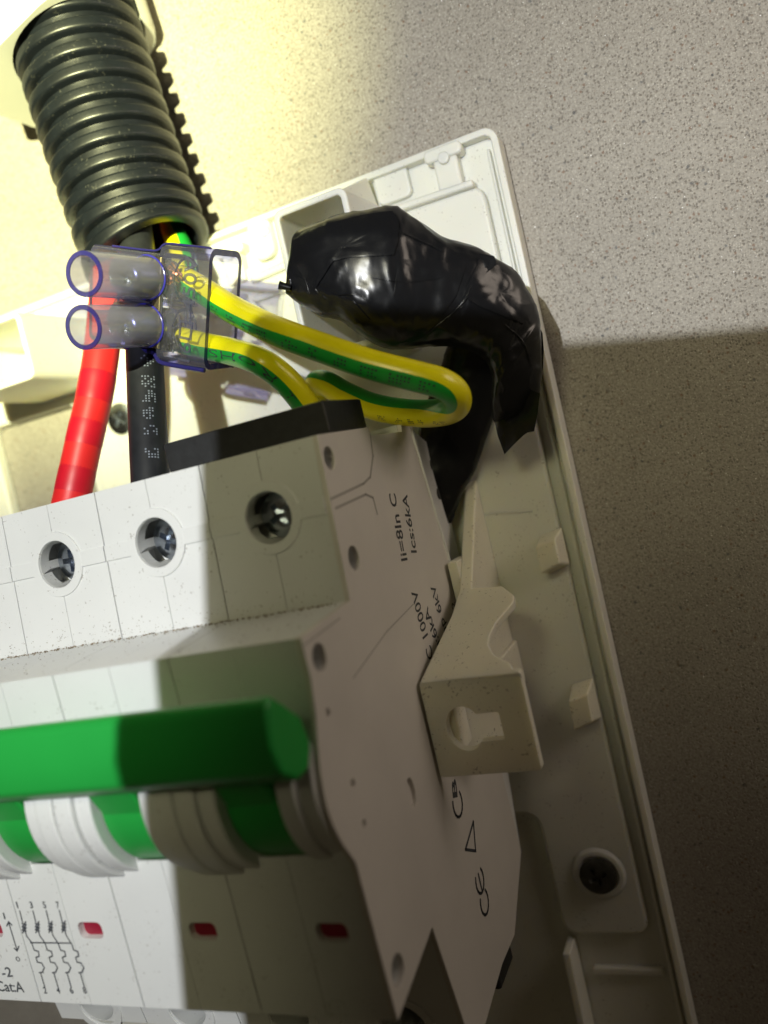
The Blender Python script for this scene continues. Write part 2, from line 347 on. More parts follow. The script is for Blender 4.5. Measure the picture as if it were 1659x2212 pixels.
# outer lip: thin upright strip all round
def frame_strip(name, u0, u1, v0, v1, r, t, w0, w1, parent=base, bevel=0.25, m_='base'):
    a, b = rrect(u0, u1, v0, v1, r), rrect(u0+t, u1-t, v0+t, v1-t, max(r-t, 0.2)); n = len(a); mb = MB()
    vs = [(x, y, w0) for x, y in a]+[(x, y, w1) for x, y in a]+[(x, y, w1) for x, y in b]+[(x, y, w0) for x, y in b]; fs = []
    for i in range(n):
        j = (i+1) % n
        for k in range(4): l = (k+1) % 4; fs.append((k*n+i, k*n+j, l*n+j, l*n+i))
    mb.add(vs, fs); return mb.build(name, m_, parent, bevel=bevel)
frame_strip('rim', UL-0.4, UR+0.5, VB-0.4, VT+0.5, 2.4, 1.2, FLOOR+0.6, -5.0)
# raised inner tray with rounded corner
def rounded(pts, r, n=5):      # polygon with every corner rounded
    out = []; k = len(pts)
    for i in range(k):
        p, a, b = np.array(pts[i], float), np.array(pts[i-1], float), np.array(pts[(i+1) % k], float)
        u, v = (a-p)/np.linalg.norm(a-p), (b-p)/np.linalg.norm(b-p)
        for j in range(n+1): t = j/n; out.append(tuple((p+u*r)*(1-t)**2+2*p*t*(1-t)+(p+v*r)*t*t))
    return out
tr = MB(); tr.extrude_w(rounded([(-76, -52), (1.5, -52), (1.5, -75), (16.7, -75), (16.7, 57), (-76, 57)], 3.0), -8, -5.6); tr.build('raised_floor', 'base', base, bevel=0.7, seg=3)
# shallow ribs across the floor
for (a, b) in (((-9, 53.6), (15.8, 54.9)), ):
    pass
def rib(name, p, q, width, w0, w1, bevel=0.3, parent=base):
    p, q = np.array(p, float), np.array(q, float); d = q-p; d /= np.linalg.norm(d); s = np.array([-d[1], d[0]])*width/2
    mb = MB(); mb.extrude_w([tuple(p-s), tuple(q-s), tuple(q+s), tuple(p+s)], w0, w1); return mb.build(name, 'base', parent, bevel=bevel)
a_, b_ = P(848, 453, -4.6), P(1022, 394, -4.6); rib('rib', a_[:2], b_[:2], 1.3, -8, -4.4, 0.5)
a_, b_ = P(540, 605, -4.6), P(640, 562, -4.6); rib('rib', a_[:2], b_[:2], 1.4, -8, -4.4, 0.5)
rib('rib', (-30, 50.8), (-12, 50.8), 1.2, -8, -4.6, 0.5)
a_, b_ = P(1150, 1105, -5.2), P(1040, 1110, -5.2); rib('mould_line', a_[:2], b_[:2], 0.35, -8, -5.5, 0.1)
# square raised pad
pc = P(848, 396, -6)
pd = MB(); pd.extrude_w(rrect(pc[0]-3.4, pc[0]+3.0, pc[1]-3.0, pc[1]+3.2, 1.2), -7.5, -6.0); pd.build('square_pad', 'base', base, bevel=0.4)
# T-shaped latch clips, one near the corner and others along the top edge
def t_clip(c, s=1.0):
    u, v = c; mb = MB(); mb.extrude_w(rrect(u-2.1*s, u+2.1*s, v-6.2*s, v+0.9*s, 0.5), -7.5, -4.6)
    t = mb.build('latch_clip', 'base', base, bevel=0.5, seg=3)
    cb = MB(); cb.extrude_w(rrect(u-3.4*s, u+3.3*s, v-0.7*s, v+1.5*s, 0.9), -7.5, -4.2); cb.build('cross_bar', 'base', t, bevel=0.5, seg=3)
    pp = MB(); cyl(pp, (u, v-0.6*s, -4.7), Wd, 1.05*s, 0.95*s, 0, 0.75); pp.build('pin', 'base', t, bevel=0.2)
cp = P(958, 338, -4.5); t_clip((cp[0], cp[1]+0.3))
for q in ((495, 545), ):
    cp2 = P(*q, -4.5); t_clip((cp2[0], cp2[1]), 0.95)
bs = P(556, 508, -5); mb = MB(); mb.extrude_w(rrect(bs[0]-2.2, bs[0]+2.6, bs[1]-4.5, bs[1]+3.6, 2.0), -7.5, -5.2); mb.build('round_pad', 'base', base, bevel=0.7, seg=3)
bs = P(582, 502, -5); mb = MB(); cyl(mb, (bs[0]-1.0, bs[1]+0.5, -7.3), Wd, 1.0, 0.9, 0, 2.4); mb.build('pin', 'base', base, bevel=0.3)
# open box sockets (cable clamps seats) standing up from the floor
def socket(name, u0, u1, v0, v1, wtop, t=1.05, hole=True, parent=base):
    a, b = rrect(u0, u1, v0, v1, 1.5), rrect(u0+t, u1-t, v0+t, v1-t, 0.7); k = 0.6; n = len(a); mb = MB()
    cu, cv = (u0+u1)/2, (v0+v1)/2
    grow = lambda pts, g: [(cu+(x-cu)*g, cv+(y-cv)*g) for x, y in pts]
    A0 = grow(a, 1.03)
    vs = [(x, y, -8) for x, y in A0]+[(x, y, wtop) for x, y in a]+[(x, y, wtop) for x, y in b]+[(x, y, -5.4) for x, y in b]; fs = []
    for k in range(3):
        for i in range(n): j = (i+1) % n; fs.append((k*n+i, k*n+j, (k+1)*n+j, (k+1)*n+i))
    fs.append(tuple(3*n+i for i in range(n))); mb.add(vs, fs)
    o = mb.build(name, 'base', parent, bevel=0.35, seg=3)
    return o
S1 = socket('cable_socket', -12.4, 0.5, 33.5, 57.6, 15.0)
hp = P(701, 449, 9); 
hm = MB(); cyl(hm, (hp[0], 57.6-1.02, 4.5), (0, -1, 0), 1.9, 1.9, -0.02, 0.05); hm.build('hole_shade_disc', 'dark', S1, smooth=False)  # thin dark disc: the shade of a hole painted on the wall
S2 = socket('cable_socket', -88, -66.9, 45.3, 57.8, 15.0)
gs = MB(); gs.prism(None, [(-3.2, 58.0, -7), (-3.2, 58.0, 12), (-3.2, 64, -4)], [(-2.2, 58.0, -7), (-2.2, 58.0, 12), (-2.2, 64, -4)]); gs.build('gusset', 'base', base, bevel=0.25)
# wedge catches on the right edge
def catch(px, py, s):
    c = P(px, py, -3); u, v = c[0], c[1]; mb = MB()
    mb.prism(None, [(u-1.6, v-4.2*s, -6), (u-1.6, v+3.6*s, -6), (u-1.6, v+2.2*s, -0.8), (u-1.6, v-2.8*s, -0.2)], [(u+2.4, v-3.0*s, -6), (u+2.4, v+4.4*s, -6), (u+2.0, v+3.2*s, -0.6), (u+2.0, v-1.4*s, 0.0)])
    mb.build('wedge_catch', 'bracket', base, bevel=0.4, seg=3)
catch(1188, 1198, 0.9); catch(1258, 1530, 1.0)
# groove strip beside the rim
gr = MB(); gr.box(18.3, 18.9, -110, 62, -7.4, -6.0); gr.build('edge_strip', 'base', base, bevel=0.25)
# lower right fixing boss and its plateau
sc = P(1290, 1900, -3.6)
bo = MB(); bo.rings([circ((sc[0], sc[1], -6), 5.2, U, Vv, 40), circ((sc[0], sc[1], -5.1), 4.3, U, Vv, 40), circ((sc[0], sc[1], -5.1), 3.4, U, Vv, 40), circ((sc[0], sc[1], -6.0), 3.4, U, Vv, 40)], close=(True, True)); bo.build('screw_boss', 'base', base, bevel=0.2)
def cross_screw(name, c, d, r, parent=None, m_='steel', label=None, rot=0.4, arms=0.62, dome=0.5):
    """pan head with a cross recess; c centre of the seat"""
    d = np.array(d, float); d /= np.linalg.norm(d); a = np.cross(d, [0.31, 0.2, 0.93] if abs(d[2]) < 0.9 else [0, 1, 0.05]); a /= np.linalg.norm(a); b = np.cross(d, a)
    c = np.array(c, float); mb = MB(); n = 36
    mb.rings([circ(c, r, a, b, n), circ(c+d*dome*0.9, r, a, b, n), circ(c+d*dome*1.35, r*0.86, a, b, n), circ(c+d*dome*1.6, r*0.5, a, b, n)])
    o = mb.build(name, m_, parent, label=label)
    A, B = math.cos(rot)*a+math.sin(rot)*b, -math.sin(rot)*a+math.cos(rot)*b
    for X, Y in ((A, B), (B, A)):
        cm = MB(); l, t = r*arms, r*0.13
        q = [c+d*h+X*x+Y*y for h, k in ((dome*0.15, 0.6), (dome*2.2, 1.0)) for x, y in ((-l*k, -t), (l*k, -t), (l*k, t), (-l*k, t))]
        cm.add(q, [(0, 1, 2, 3), (7, 6, 5, 4), (0, 4, 5, 1), (1, 5, 6, 2), (2, 6, 7, 3), (3, 7, 4, 0)]); cut(o, cm)
    return o
s_ = cross_screw('fixing_screw', (sc[0], sc[1], -4.9), Wd, 3.2, None, m_='oldscrew'); tag(s_, 'dark cross head fixing screw in the lower right corner of the white base', 'screw', 'base fixing screws')
sp = P(255, 905, -4.5); s_ = cross_screw('fixing_screw', (sp[0], sp[1], -5.5), Wd, 3.2, None, rot=0.9); tag(s_, 'shiny cross head screw behind the red and black cables', 'screw', 'base fixing screws')
# lower fin and cross rib
fn = MB(); f0, f1 = P(1218, 2043, -1), P(1185, 2212, 3)
fn.prism(None, [(1.6, -76, -7), (1.6, -76, -1.5), (1.6, -100, 0), (1.6, -100, -7)], [(3.0, -76, -7), (3.0, -76, -1.5), (3.0, -100, 0), (3.0, -100, -7)]); fn.build('fin', 'base', base, bevel=0.3)
rb = MB(); rb.box(5.0, 17.5, -83.2, -81.6, -8, -6.2); rb.build('rib', 'base', base, bevel=0.5, seg=3)

# support bracket beside the breaker
brk = MB()
brk.prism(None, [(2.2, 9.4, -6), (2.2, -6.8, 10), (2.2, -14.6, 29), (2.2, -26, 29), (2.2, -26, -6)], [(4.3, 9.4, -6), (4.3, -6.8, 10), (4.3, -14.6, 29), (4.3, -26, 29), (4.3, -26, -6)])
bk = brk.build('support_bracket', 'bracket', base, bevel=0.35, seg=3, label='cream bracket beside the breaker with keyhole front plate')
# sloping sheet with a concave cut on its right edge, following w(v)
edge = [(1084, 1265), (1110, 1285), (1109, 1300), (1090, 1322), (1071, 1345), (1058, 1372), (1055, 1390), (1065, 1411), (1082, 1423), (1100, 1429), (1110, 1445), (1126, 1452)]
def on_slope(x, y):       # the plane through (v=-6.8,w=10) and (v=-15.2,w=30.5)
    d = RC @ np.array([(x-829.5)/FOC, -(y-1106)/FOC, -1.0]); n = np.array([0, 20.5, 8.4]); p0 = np.array([0, -6.8, 10.0])
    return EYE+d*(np.dot(n, p0-EYE)/np.dot(n, d))
E_ = [on_slope(*q) for q in edge]; L_ = [np.array([3.0, -6.8, 10.0]), np.array([0.6, -15.2, 30.5])]
poly = [L_[0]]+E_+[L_[1]]; nn = np.array([0, -20.5, -8.4]); nn = nn/np.linalg.norm(nn)*1.3
sh = MB(); sh.prism(None, poly, [q+nn for q in poly]); sh.build('sloping_web', 'bracket', bk, bevel=0.25)
fp = MB(); fp.extrude_w(rrect(0.5, 15.0, -28.9, -15.2, 0.5), 29.0, 30.5); fpo = fp.build('keyhole_plate', 'bracket', bk, bevel=0.25)
kc = P(1003.5, 1574, 30.5); kh = MB(); kh.extrude_w([(kc[0]+2.55*math.cos(t), kc[1]+3.1*math.sin(t)) for t in [2*math.pi*i/28 for i in range(28)]], 28, 32); cut(fpo, kh)
k0, k1 = P(1010, 1540, 30.5), P(1090, 1597, 30.5); kh = MB(); kh.extrude_w(rrect(kc[0]+0.4, k1[0], k1[1], k0[1]-0.3, 0.3), 28, 32); cut(fpo, kh)
bp_ = MB(); bp_.prism(None, [(1.0, -28, 28.6), (9.8, -28, 19), (9.8, -28, 18), (1.0, -28, 27.6)], [(1.0, -16.8, 28.6), (9.8, -16.8, 19), (9.8, -16.8, 18), (1.0, -16.2, 27.6)]); bp_.build('backing_wall', 'bracket', bk, bevel=0.2)
lg = MB(); lg.box(2.4, 5.0, -27.5, -20.0, -6, 17.0); lg.build('post', 'bracket', bk, bevel=0.4)

tb_ = MB(); tb_.box(0.6, 2.3, -9.0, -2.5, 2.5, 8.5); tb_.build('spacer_tab', 'bracket', bk, bevel=0.25)
# DIN rail behind the breaker
rl = MB(); pr = [(-3, -3.5), (-3, -2.4), (-7.0, -2.4), (-7.0, -5.6), (-35, -5.6), (-35, -2.4), (-39, -2.4), (-39, -3.5), (-36, -3.5), (-36, -6.6), (-6, -6.6), (-6, -3.5)]
pr = [(v, w) for v, w in pr]; rl.extrude_u(pr, -78, -1.5); tag(rl.build('mounting_rail', 'steel', None, bevel=0.2), 'steel top hat rail carrying the breaker on the white base', 'rail')

# ------------------------------------------------------------------ the breaker
br = thing('circuit_breaker', 'white four pole circuit breaker with green toggle bar and red indicator windows', 'circuit breaker', (-36, -20, -2))
PROF = [(6, -2.2), (17, 0.3), (20.8, 9), (20.7, 42.3), (0, 44), (-0.9, 57.6), (-45.7, 56.6), (-43.2, 42.8), (-61.5, 39.6), (-63, 33.6), (-61.6, 22.8), (-62.2, 13.4), (-55.7, 1), (-40, -2.2)]
HV = 12.0          # height of the terminal holes
def wsh(v): return 44-(v/20.7)*1.7
WIN_V, TOG = -35.1, (-17.5, 51.0)
for k in range(4):
    u1 = -18*k; u0 = u1-18
    for h in range(2):
        a, b = (u0+9.04, u1-0.09) if h == 0 else (u0+0.09, u0+8.96)
        if k == 0 and h == 0: b = -0.75
        mb = MB(); mb.extrude_u(PROF, a, b)
        o = mb.build('housing_half', 'abs', br, bevel=0.22 if not (k == 0 and h == 0) else 0.22)
        uc = u0+9
        if k == 0 and h == 0: end_half = o; nb = MB(); nb.box(-6.5, 0.5, 19.2, 23, 13.2, 25.7); cut(o, nb)
        c1 = MB(); cyl(c1, (uc, HV, 33), Wd, 3.35, 3.35, 0, 14, 40); cut(o, c1)
        c2 = MB(); cyl(c2, (uc, -58.9, 31), (0, 0.1, 1), 3.35, 3.35, 0, 14, 40); cut(o, c2)
        # slot for the toggle
        if h == 0: ts = (uc-0.1, uc+3.6)
        else: ts = (uc-3.6, uc+0.1)
        c3 = MB(); c3.rings([circ((ts[0], *TOG), 10.2, Vv, Wd, 40), circ((ts[1], *TOG), 10.2, Vv, Wd, 40)]); cut(o, c3)
        if h == 1:
            c4 = MB(); c4.box(uc-5.4, uc-0.1, HV+0.7, HV+2.9, 37.2, 41.2).box(uc-5.4, uc-0.1, HV-2.9, HV-0.5, 37.2, 41.2); cut(o, c4)
        # indicator window recess straddles the halves
        uw = u1-5.5
        c5 = MB(); c5.extrude_w(rrect(uw-2.0, uw+2.0, WIN_V-1.15, WIN_V+1.15, 0.8), 55.6, 60)
        if h == 0: cut(o, c5)
    # window plate
    r_ = MB(); r_.extrude_w(rrect(u1-7.6, u1-3.4, WIN_V-1.3, WIN_V+1.3, 0.4), 54.0, 55.85); r_.build('indicator_window', 'red', br, bevel=0.15)
    # terminal screws
    cross_screw('terminal_screw', (u0+9, HV, 39.0), Wd, 3.05, br, rot=0.5+0.5*k, dome=0.8)
    s2 = cross_screw('terminal_screw', (u0+9, -58.4, 33.5), (0, 0.1, 1), 2.9, br, rot=0.2+0.7*k, dome=0.8)
    cg = MB(); cg.box(u0+5.2, u0+12.8, HV-3.6, HV+3.6, 33.0, 33.6); cg.build('clamp_plate', 'steel', br, bevel=0.1)
    # raised ring round the hole and the band joining the rings
    sl = np.array([0, 20.7, -1.7]); sl /= np.linalg.norm(sl); nr = np.array([0, 1.7, 20.7]); nr /= np.linalg.norm(nr)
    c0 = np.array([u0+9, HV, wsh(HV)])
    rg = MB(); rg.rings([circ(c0-nr*0.2, 4.75, U, sl, 48), circ(c0+nr*0.30, 4.70, U, sl, 48), circ(c0+nr*0.30, 3.42, U, sl, 48), circ(c0-nr*0.2, 3.36, U, sl, 48)], close=(False, False)); rg.build('hole_ring', 'abs', br, bevel=0.07)
    for e in (-1, 1):
        x0, x1 = (u0+0.1, u0+9-4.55) if e < 0 else (u0+9+4.55, u1-(0.1 if k else 0.8))
        cc = lambda x, y, h: np.array([x, HV, wsh(HV)])+sl*y+nr*h
        bd = MB(); bd.prism(None, [cc(x0, -1.1, -0.2), cc(x1, -1.1, -0.2), cc(x1, 1.1, -0.2), cc(x0, 1.1, -0.2)], [cc(x0, -1.1, 0.28), cc(x1, -1.1, 0.28), cc(x1, 1.1, 0.28), cc(x0, 1.1, 0.28)]); bd.build('hole_band', 'abs', br, bevel=0.05)
    c0 = np.array([u0+9, -58.9, 40.05]); nr2 = np.array([0, -3.2, 18.3]); nr2 /= np.linalg.norm(nr2); sl2 = np.array([0, 18.3, 3.2]); sl2 /= np.linalg.norm(sl2)
    rg = MB(); rg.rings([circ(c0-nr2*0.2, 4.75, U, sl2, 48), circ(c0+nr2*0.22, 4.65, U, sl2, 48), circ(c0+nr2*0.22, 3.42, U, sl2, 48), circ(c0-nr2*0.2, 3.36, U, sl2, 48)], close=(False, False)); rg.build('hole_ring', 'abs', br, bevel=0.07)
    # toggle collars: two rounded cheeks either side of the toggle slot
    for (x0, x1, rr) in ((u0+0.1, u0+2.9, 11.9), (u0+2.9, u0+5.3, 11.3), (u0+12.7, u0+15.1, 11.3 if k else 10.6), (u0+15.1, u1-(0.1 if k else 0.76), 11.9 if k else 10.0)):
        cl = MB(); cl.rings([circ((x0, *TOG), rr, Vv, Wd, 56), circ((x1, *TOG), rr, Vv, Wd, 56)]); cl.build('toggle_collar', 'abs', br, bevel=0.35)
    # green toggle: drum in the slot and a stalk leaning up to the bar
    tg = MB(); tg.rings([circ((u0+5.45, *TOG), 10.0, Vv, Wd, 48), circ((u0+12.55, *TOG), 10.0, Vv, Wd, 48)])
    tg.extrude_u([(-8.5, 56), (-8.2, 61.5), (-13.8, 63.2), (-20.5, 59.5), (-18, 56)], u0+5.6, u0+12.4); tg.build('toggle', 'green', br, bevel=0.5)
# tie bar over the toggles
BARP = [(-8.6, 60.2), (-4.5, 65.0), (-5.2, 66.3), (-9.2, 67.2), (-12.6, 66.4), (-14.4, 63.6), (-14.2, 61.0), (-12, 59.5)]
tb = MB(); tb.prism(None, [(-72, v, w) for v, w in BARP], [(-0.5, v, w) for v, w in BARP]); tbo = tb.build('toggle_bar', 'green', br, bevel=0.7, seg=3)
# end cover plate carrying the print
def hull_end(): 
    return [(20.8, 9.4), (20.8, 13.0), (19.6, 13.2), (19.7, 25.6), (20.9, 26.0), (20.7, 42.3), (0, 44), (-0.9, 57.6), (-9, 57.4), (-45.7, 56.6), (-43.2, 42.8), (-61.5, 39.6), (-63, 33.6), (-61.6, 22.8), (-62.0, 16.0), (-5.7, 5.2), (-3.5, 5.4)]
ec = MB(); ec.extrude_u([(20.8, 9.4), (20.8, 13.0), (19.6, 13.2), (19.7, 25.6), (20.9, 26.0), (20.7, 42.3), (0, 44), (-0.9, 57.6)]+[tuple(q) for q in spline([(-5.5, 57.5), (-9.5, 58.3), (-13.5, 59.7), (-18, 60.5), (-22.5, 59.6), (-26.5, 57.4)], 16)]+[(-45.7, 56.6), (-43.2, 42.8), (-61.5, 39.6), (-63, 33.6), (-61.6, 22.8), (-61.9, 15.0), (-54.5, 3.0), (-5.7, 4.6)], -0.75, 0.0)
eco = ec.build('end_cover', 'end', br, bevel=0.16)
cm = MB()
for (v, w, r) in ((17.6, 40.4, 1.5), (4.6, 40.2, 1.6), (-4.0, 54.6, 1.6), (-41.4, 53.9, 1.7), (-10.0, 55.6, 0.45), (-19, 53.9, 0.5), (-24, 53.5, 0.45)):
    cyl(cm, (-4.5 if r > 1 else -1.2, v, w), U, r, r, 0, 6, 28)
cut(eco, cm); cut(end_half, cm)
cr_ = MB(); cc_ = END(890, 1715); cr_.rings([[(x, cc_[1]+0.2+1.9*math.cos(t), cc_[2]+1.2*math.sin(t)) for t in [2*math.pi*i/24 for i in range(24)]] for x in (-0.6, 1.0)]); cut(eco, cr_)
back_dim = MB()
for q in ((938, 1003), (949, 1066)):
    e = END(*q, -0.75); cyl(back_dim, (-0.7, e[1], max(e[2], 1.0)), U, 1.0, 1.0, 0, 0.08, 20)
back_dim.build('dimple_shade_disc', 'dark', br, smooth=False)  # thin dark discs paint the shade of two dimples, nothing is recessed
rbm = MB(); rbm.prism(None, [(-0.3, 20.75, 9.1), (-0.3, 20.75, 9.8), (-0.3, -5.4, 5.3), (-0.3, -5.4, 4.6)], [(0.3, 20.75, 9.3), (0.3, 20.75, 9.7), (0.3, -5.4, 5.2), (0.3, -5.4, 4.8)]); rbm.build('end_rib', 'abs', br, bevel=0.12)
# flat darker strokes: shade of moulded outlines painted on the end face
def on_end(pts, u=0.0): return [END(x, y, u) for x, y in pts]
strokes('moulded_line_shade', [on_end([(800, 940), (806, 985), (800, 1030), (785, 1045), (715, 1078)], 0.03), on_end([(815, 1110), (806, 1075), (790, 1068), (725, 1098)], 0.03)], 0.35, 'endline', br, U)
strokes('groove_shade', [on_end([(763, 1465), (835, 1365), (893, 1305)], 0.03), on_end([(655, 1395), (735, 1335)], 0.03)], 0.18, 'endline', br, U)
WD = np.array([0, 0, 1.0])
def endtext(s, a, b, cap, **k): lettering('print', s, END(*a), END(*b), WD, cap, br, **k)
endtext('Ii=8In C', (880, 1210), (853, 1066), 2.5, bold=0.012)
endtext('Ics:6kA', (900, 1194), (879, 1068), 2.3, bold=0.012)
endtext('DC 1000V', (943, 1448), (899, 1271), 2.4, bold=0.012)
endtext('Icu:6kA', (962, 1420), (923, 1309), 2.2, bold=0.012)
endtext('Uimp 6kV', (979, 1412), (938, 1260), 2.2, bold=0.012)
endtext('Ta 2', (992, 1362), (982, 1300), 1.8, bold=0.012)
# approval marks
def arc(c, r, a0, a1, n=12, sq=1.0): return [np.array([0.05, c[1]+r*math.cos(math.radians(a0+(a1-a0)*i/n))*sq, c[2]+r*math.sin(math.radians(a0+(a1-a0)*i/n))]) for i in range(n+1)]
def q0(x, y): return END(x, y)
c1, c2 = q0(1046, 1948), q0(1036, 1902)
e3 = [arc(c1, 1.75, 50, 310), arc(c2, 1.75, 50, 310), [np.array([0.05, c2[1]-1.5, c2[2]]), np.array([0.05, c2[1]+1.0, c2[2]])]]
strokes('print', [[p*np.array([1, 1, 1]) for p in l] for l in e3], 0.42, 'ink', br, U)
tv = [q0(1022, 1775)+[0.05, 0, 0], q0(1005, 1835)+[0.05, 0, 0], q0(1027, 1838)+[0.05, 0, 0]]
strokes('print', [tv+[tv[0]]], 0.42, 'ink', br, U)
c3 = q0(988, 1735); strokes('print', [arc(c3, 1.9, 60, 300)], 0.42, 'ink', br, U)
lettering('print', 'B', q0(988, 1722), q0(984, 1682), WD, 1.9, br, bold=0.03)

# print on the front panel: pole diagram
def PF(x, y):      # on the front panel plane
    d = RC @ np.array([(x-829.5)/FOC, -(y-1106)/FOC, -1.0]); n = np.array([0, -1.0, 44.8]); p0 = np.array([0, -0.9, 57.6])
    return EYE+d*(np.dot(n, p0-EYE)/np.dot(n, d))+np.array([0, 0, 0.03])
ink = []
def dline(*pts): ink.append([PF(*p) for p in pts])
for i in range(4):
    ox = 28.5*i; oy = -0.5*i
    dline((43+ox, 1968+oy), (49+ox, 1992+oy)); dline((52+ox, 2003+oy), (58+ox, 2022+oy), (69+ox*0.98, 2036+oy*0))
    for r in (0, 7, 14): dline((48+ox, 1995+oy+r), (57+ox, 1993+oy+r+4)); dline((49+ox, 2001+oy+r), (56+ox, 1991+oy+r))
    dline((69+ox, 2037), (74+ox, 2052), (83+ox, 2055), (85+ox, 2065), (78+ox, 2068), (81+ox, 2078), (90+ox, 2080), (96+ox, 2090), (92+ox, 2100), (85+ox, 2101))
    dline((88+ox, 2101), (97+ox, 2132))
dline((66, 2036), (152, 2037))
dline((19, 1992), (37, 2052)); dline((15, 2000), (19, 1991), (26, 1998)); dline((31, 2048), (37, 2054), (41, 2044))
strokes('print', ink, 0.2, 'ink', br, Wd)
for i, (t, b) in enumerate((('1', '2'), ('3', '4'), ('5', '6'), ('7', '8'))):
    ox = 28.5*i; a = PF(38+ox, 1961); lettering('print', t, a, a+[0.22 if t == '1' else 0.55, 0, 0], Vv, 0.95, br, bold=0.02)
    a = PF(96+ox, 2145); lettering('print', b, a, a+[0.6, 0, 0], Vv, 0.95, br, bold=0.02)
a = PF(10, 1985); lettering('print', 'I', a, a+[0.25, 0, 0], Vv, 1.0, br); a = PF(36, 2076); lettering('print', 'o', a, a+[0.8, 0, 0], Vv, 1.1, br)
a = PF(-34, 2113); lettering('print', '947-2', a, PF(29, 2109), Vv, 1.5, br, bold=0.01)
lettering('print', 'Cat:A', PF(-4, 2140), PF(54, 2143), Vv, 1.6, br, bold=0.01)
# black rail latch under the breaker
lt = MB(); lt.box(-13, -1.4, -66.5, -62.0, 14, 22).box(-13, -1.6, -65.2, -62.5, 25, 32); lt.build('rail_latch', 'blackbar', br, bevel=0.5)
# dust along the ledge
dm = MB()
def crumb(c, r):
    c = np.array(c); q = [c+r*np.array([random.uniform(-1, 1), random.uniform(-1, 1), random.uniform(-1, 1)])*0.5+r*np.array(d) for d in ((1, 0, 0), (-1, 0, 0), (0, 1, 0), (0, -1, 0), (0, 0, 1), (0, 0, -1))]
    dm.add(q, [(0, 2, 4), (2, 1, 4), (1, 3, 4), (3, 0, 4), (2, 0, 5), (1, 2, 5), (3, 1, 5), (0, 3, 5)])
for i in range(1000):
    u = random.uniform(-72, -1.5); t = random.random()
    if t < 0.55: w = 44.15+abs(random.gauss(0, 0.6)); crumb((u, -0.02-(w-44)/13.6*0.9+0.03, w), random.uniform(0.04, 0.17))
    elif t < 0.75: w = random.uniform(44.5, 56.5); crumb((u, -(w-44)/13.6*0.9+0.03, w), random.uniform(0.03, 0.09))
    else: v = abs(random.gauss(0, 1.6)); crumb((u, v+0.1, wsh(v)+0.02), random.uniform(0.025, 0.085))
dmo = dm.build('dust', 'dust', br, smooth=False, fix=False); dmo['kind'] = 'stuff'

# black link bar on top of the breaker
lb = MB(); f0 = 37.5; q1 = P(697, 865, f0)
lb.box(-26.3, q1[0], 20.95, 25.1, 25.2, f0)
lbo = lb.build('link_bar', 'blackbar', None, bevel=0.25); tag(lbo, 'black moulded plastic bar lying along the top edge of the breaker', 'link bar')

# ------------------------------------------------------------------ conduit and gland
cA, cB = P(160, 60, 4.0), P(297, 478, 4.0)
front = P(330, 462, 15.8)
axd = cB-cA; axd /= np.linalg.norm(axd); LEN = np.dot(front-cA, axd)
cx = np.cross(axd, Wd); cx /= np.linalg.norm(cx); cy = np.cross(cx, axd)
cd = MB(); RO, RI, PIT = 11.9, 10.4, LEN/11.0; rings = []; n = 72
prof = []
s0 = -2*PIT
for kk in range(13):
    b0 = s0+kk*PIT
    if b0 > LEN+0.2: break
    for fx, rr in ((0.0, RI), (0.30, RI-0.05), (0.38, RO-0.5), (0.43, RO-0.08), (0.52, RO), (0.66, RO-0.07), (0.78, RO), (0.87, RO-0.1), (0.92, RO-0.5), (0.98, RI)):
        prof.append((b0+fx*PIT, rr))
prof = [q for q in prof if q[0] < LEN]
def ring_at(s, r):
    out = []
    for j in range(n):
        a = 2*math.pi*j/n; e = cx*math.cos(a)+cy*math.sin(a)
        bend = 0.9*math.sin(max(0, min(1, s/LEN))*math.pi)
        sl = s
        g = max(0.0, min(1.0, (s-(LEN-2.2*PIT))/(2.2*PIT))); sl = s+g*g*(2.6+2.6*math.cos(a+0.25))*1.1*(1 if math.cos(a+0.25) > -1 else 0)-g*g*1.2
        out.append(cA+axd*sl+e*r+cx*bend*0.35)
    return out
for s, r in prof: rings.append(ring_at(s, r))
last = prof[-1][0]
for s in (last, last-4, last-14, last-40): rings.append(ring_at(s, RI-0.9))
cd.rings(rings, close=(False, True)); cdo = cd.build('corrugated_conduit', 'conduit', None, angle=60)
tag(cdo, 'dark grey corrugated conduit hanging from the white gland at top left', 'conduit')
gl = thing('conduit_gland', 'white plastic gland gripping the corrugated conduit at the top left corner', 'gland', (cA[0], cA[1], FLOOR))
gm = MB(); g0 = -0.6
def sec(s, e, r):
    pts = rrect(-11.0-e, 20.5+e, -14.0, 13.3+e, r, 6); return [cA+axd*(s+0.16*x)+cx*x+cy*y for x, y in pts]
gm.rings([sec(-34, 0.5, 8), sec(3.3, 0.5, 8), sec(4.0, 0, 7.6)]); gmo = gm.build('gland_body', 'gland', gl, bevel=0.4, seg=3)
gh = MB(); gh.rings([[cA+axd*s+(cx*math.cos(2*math.pi*j/48)+cy*math.sin(2*math.pi*j/48))*12.25 for j in range(48)] for s in (-14, 9)]); cut(gmo, gh)

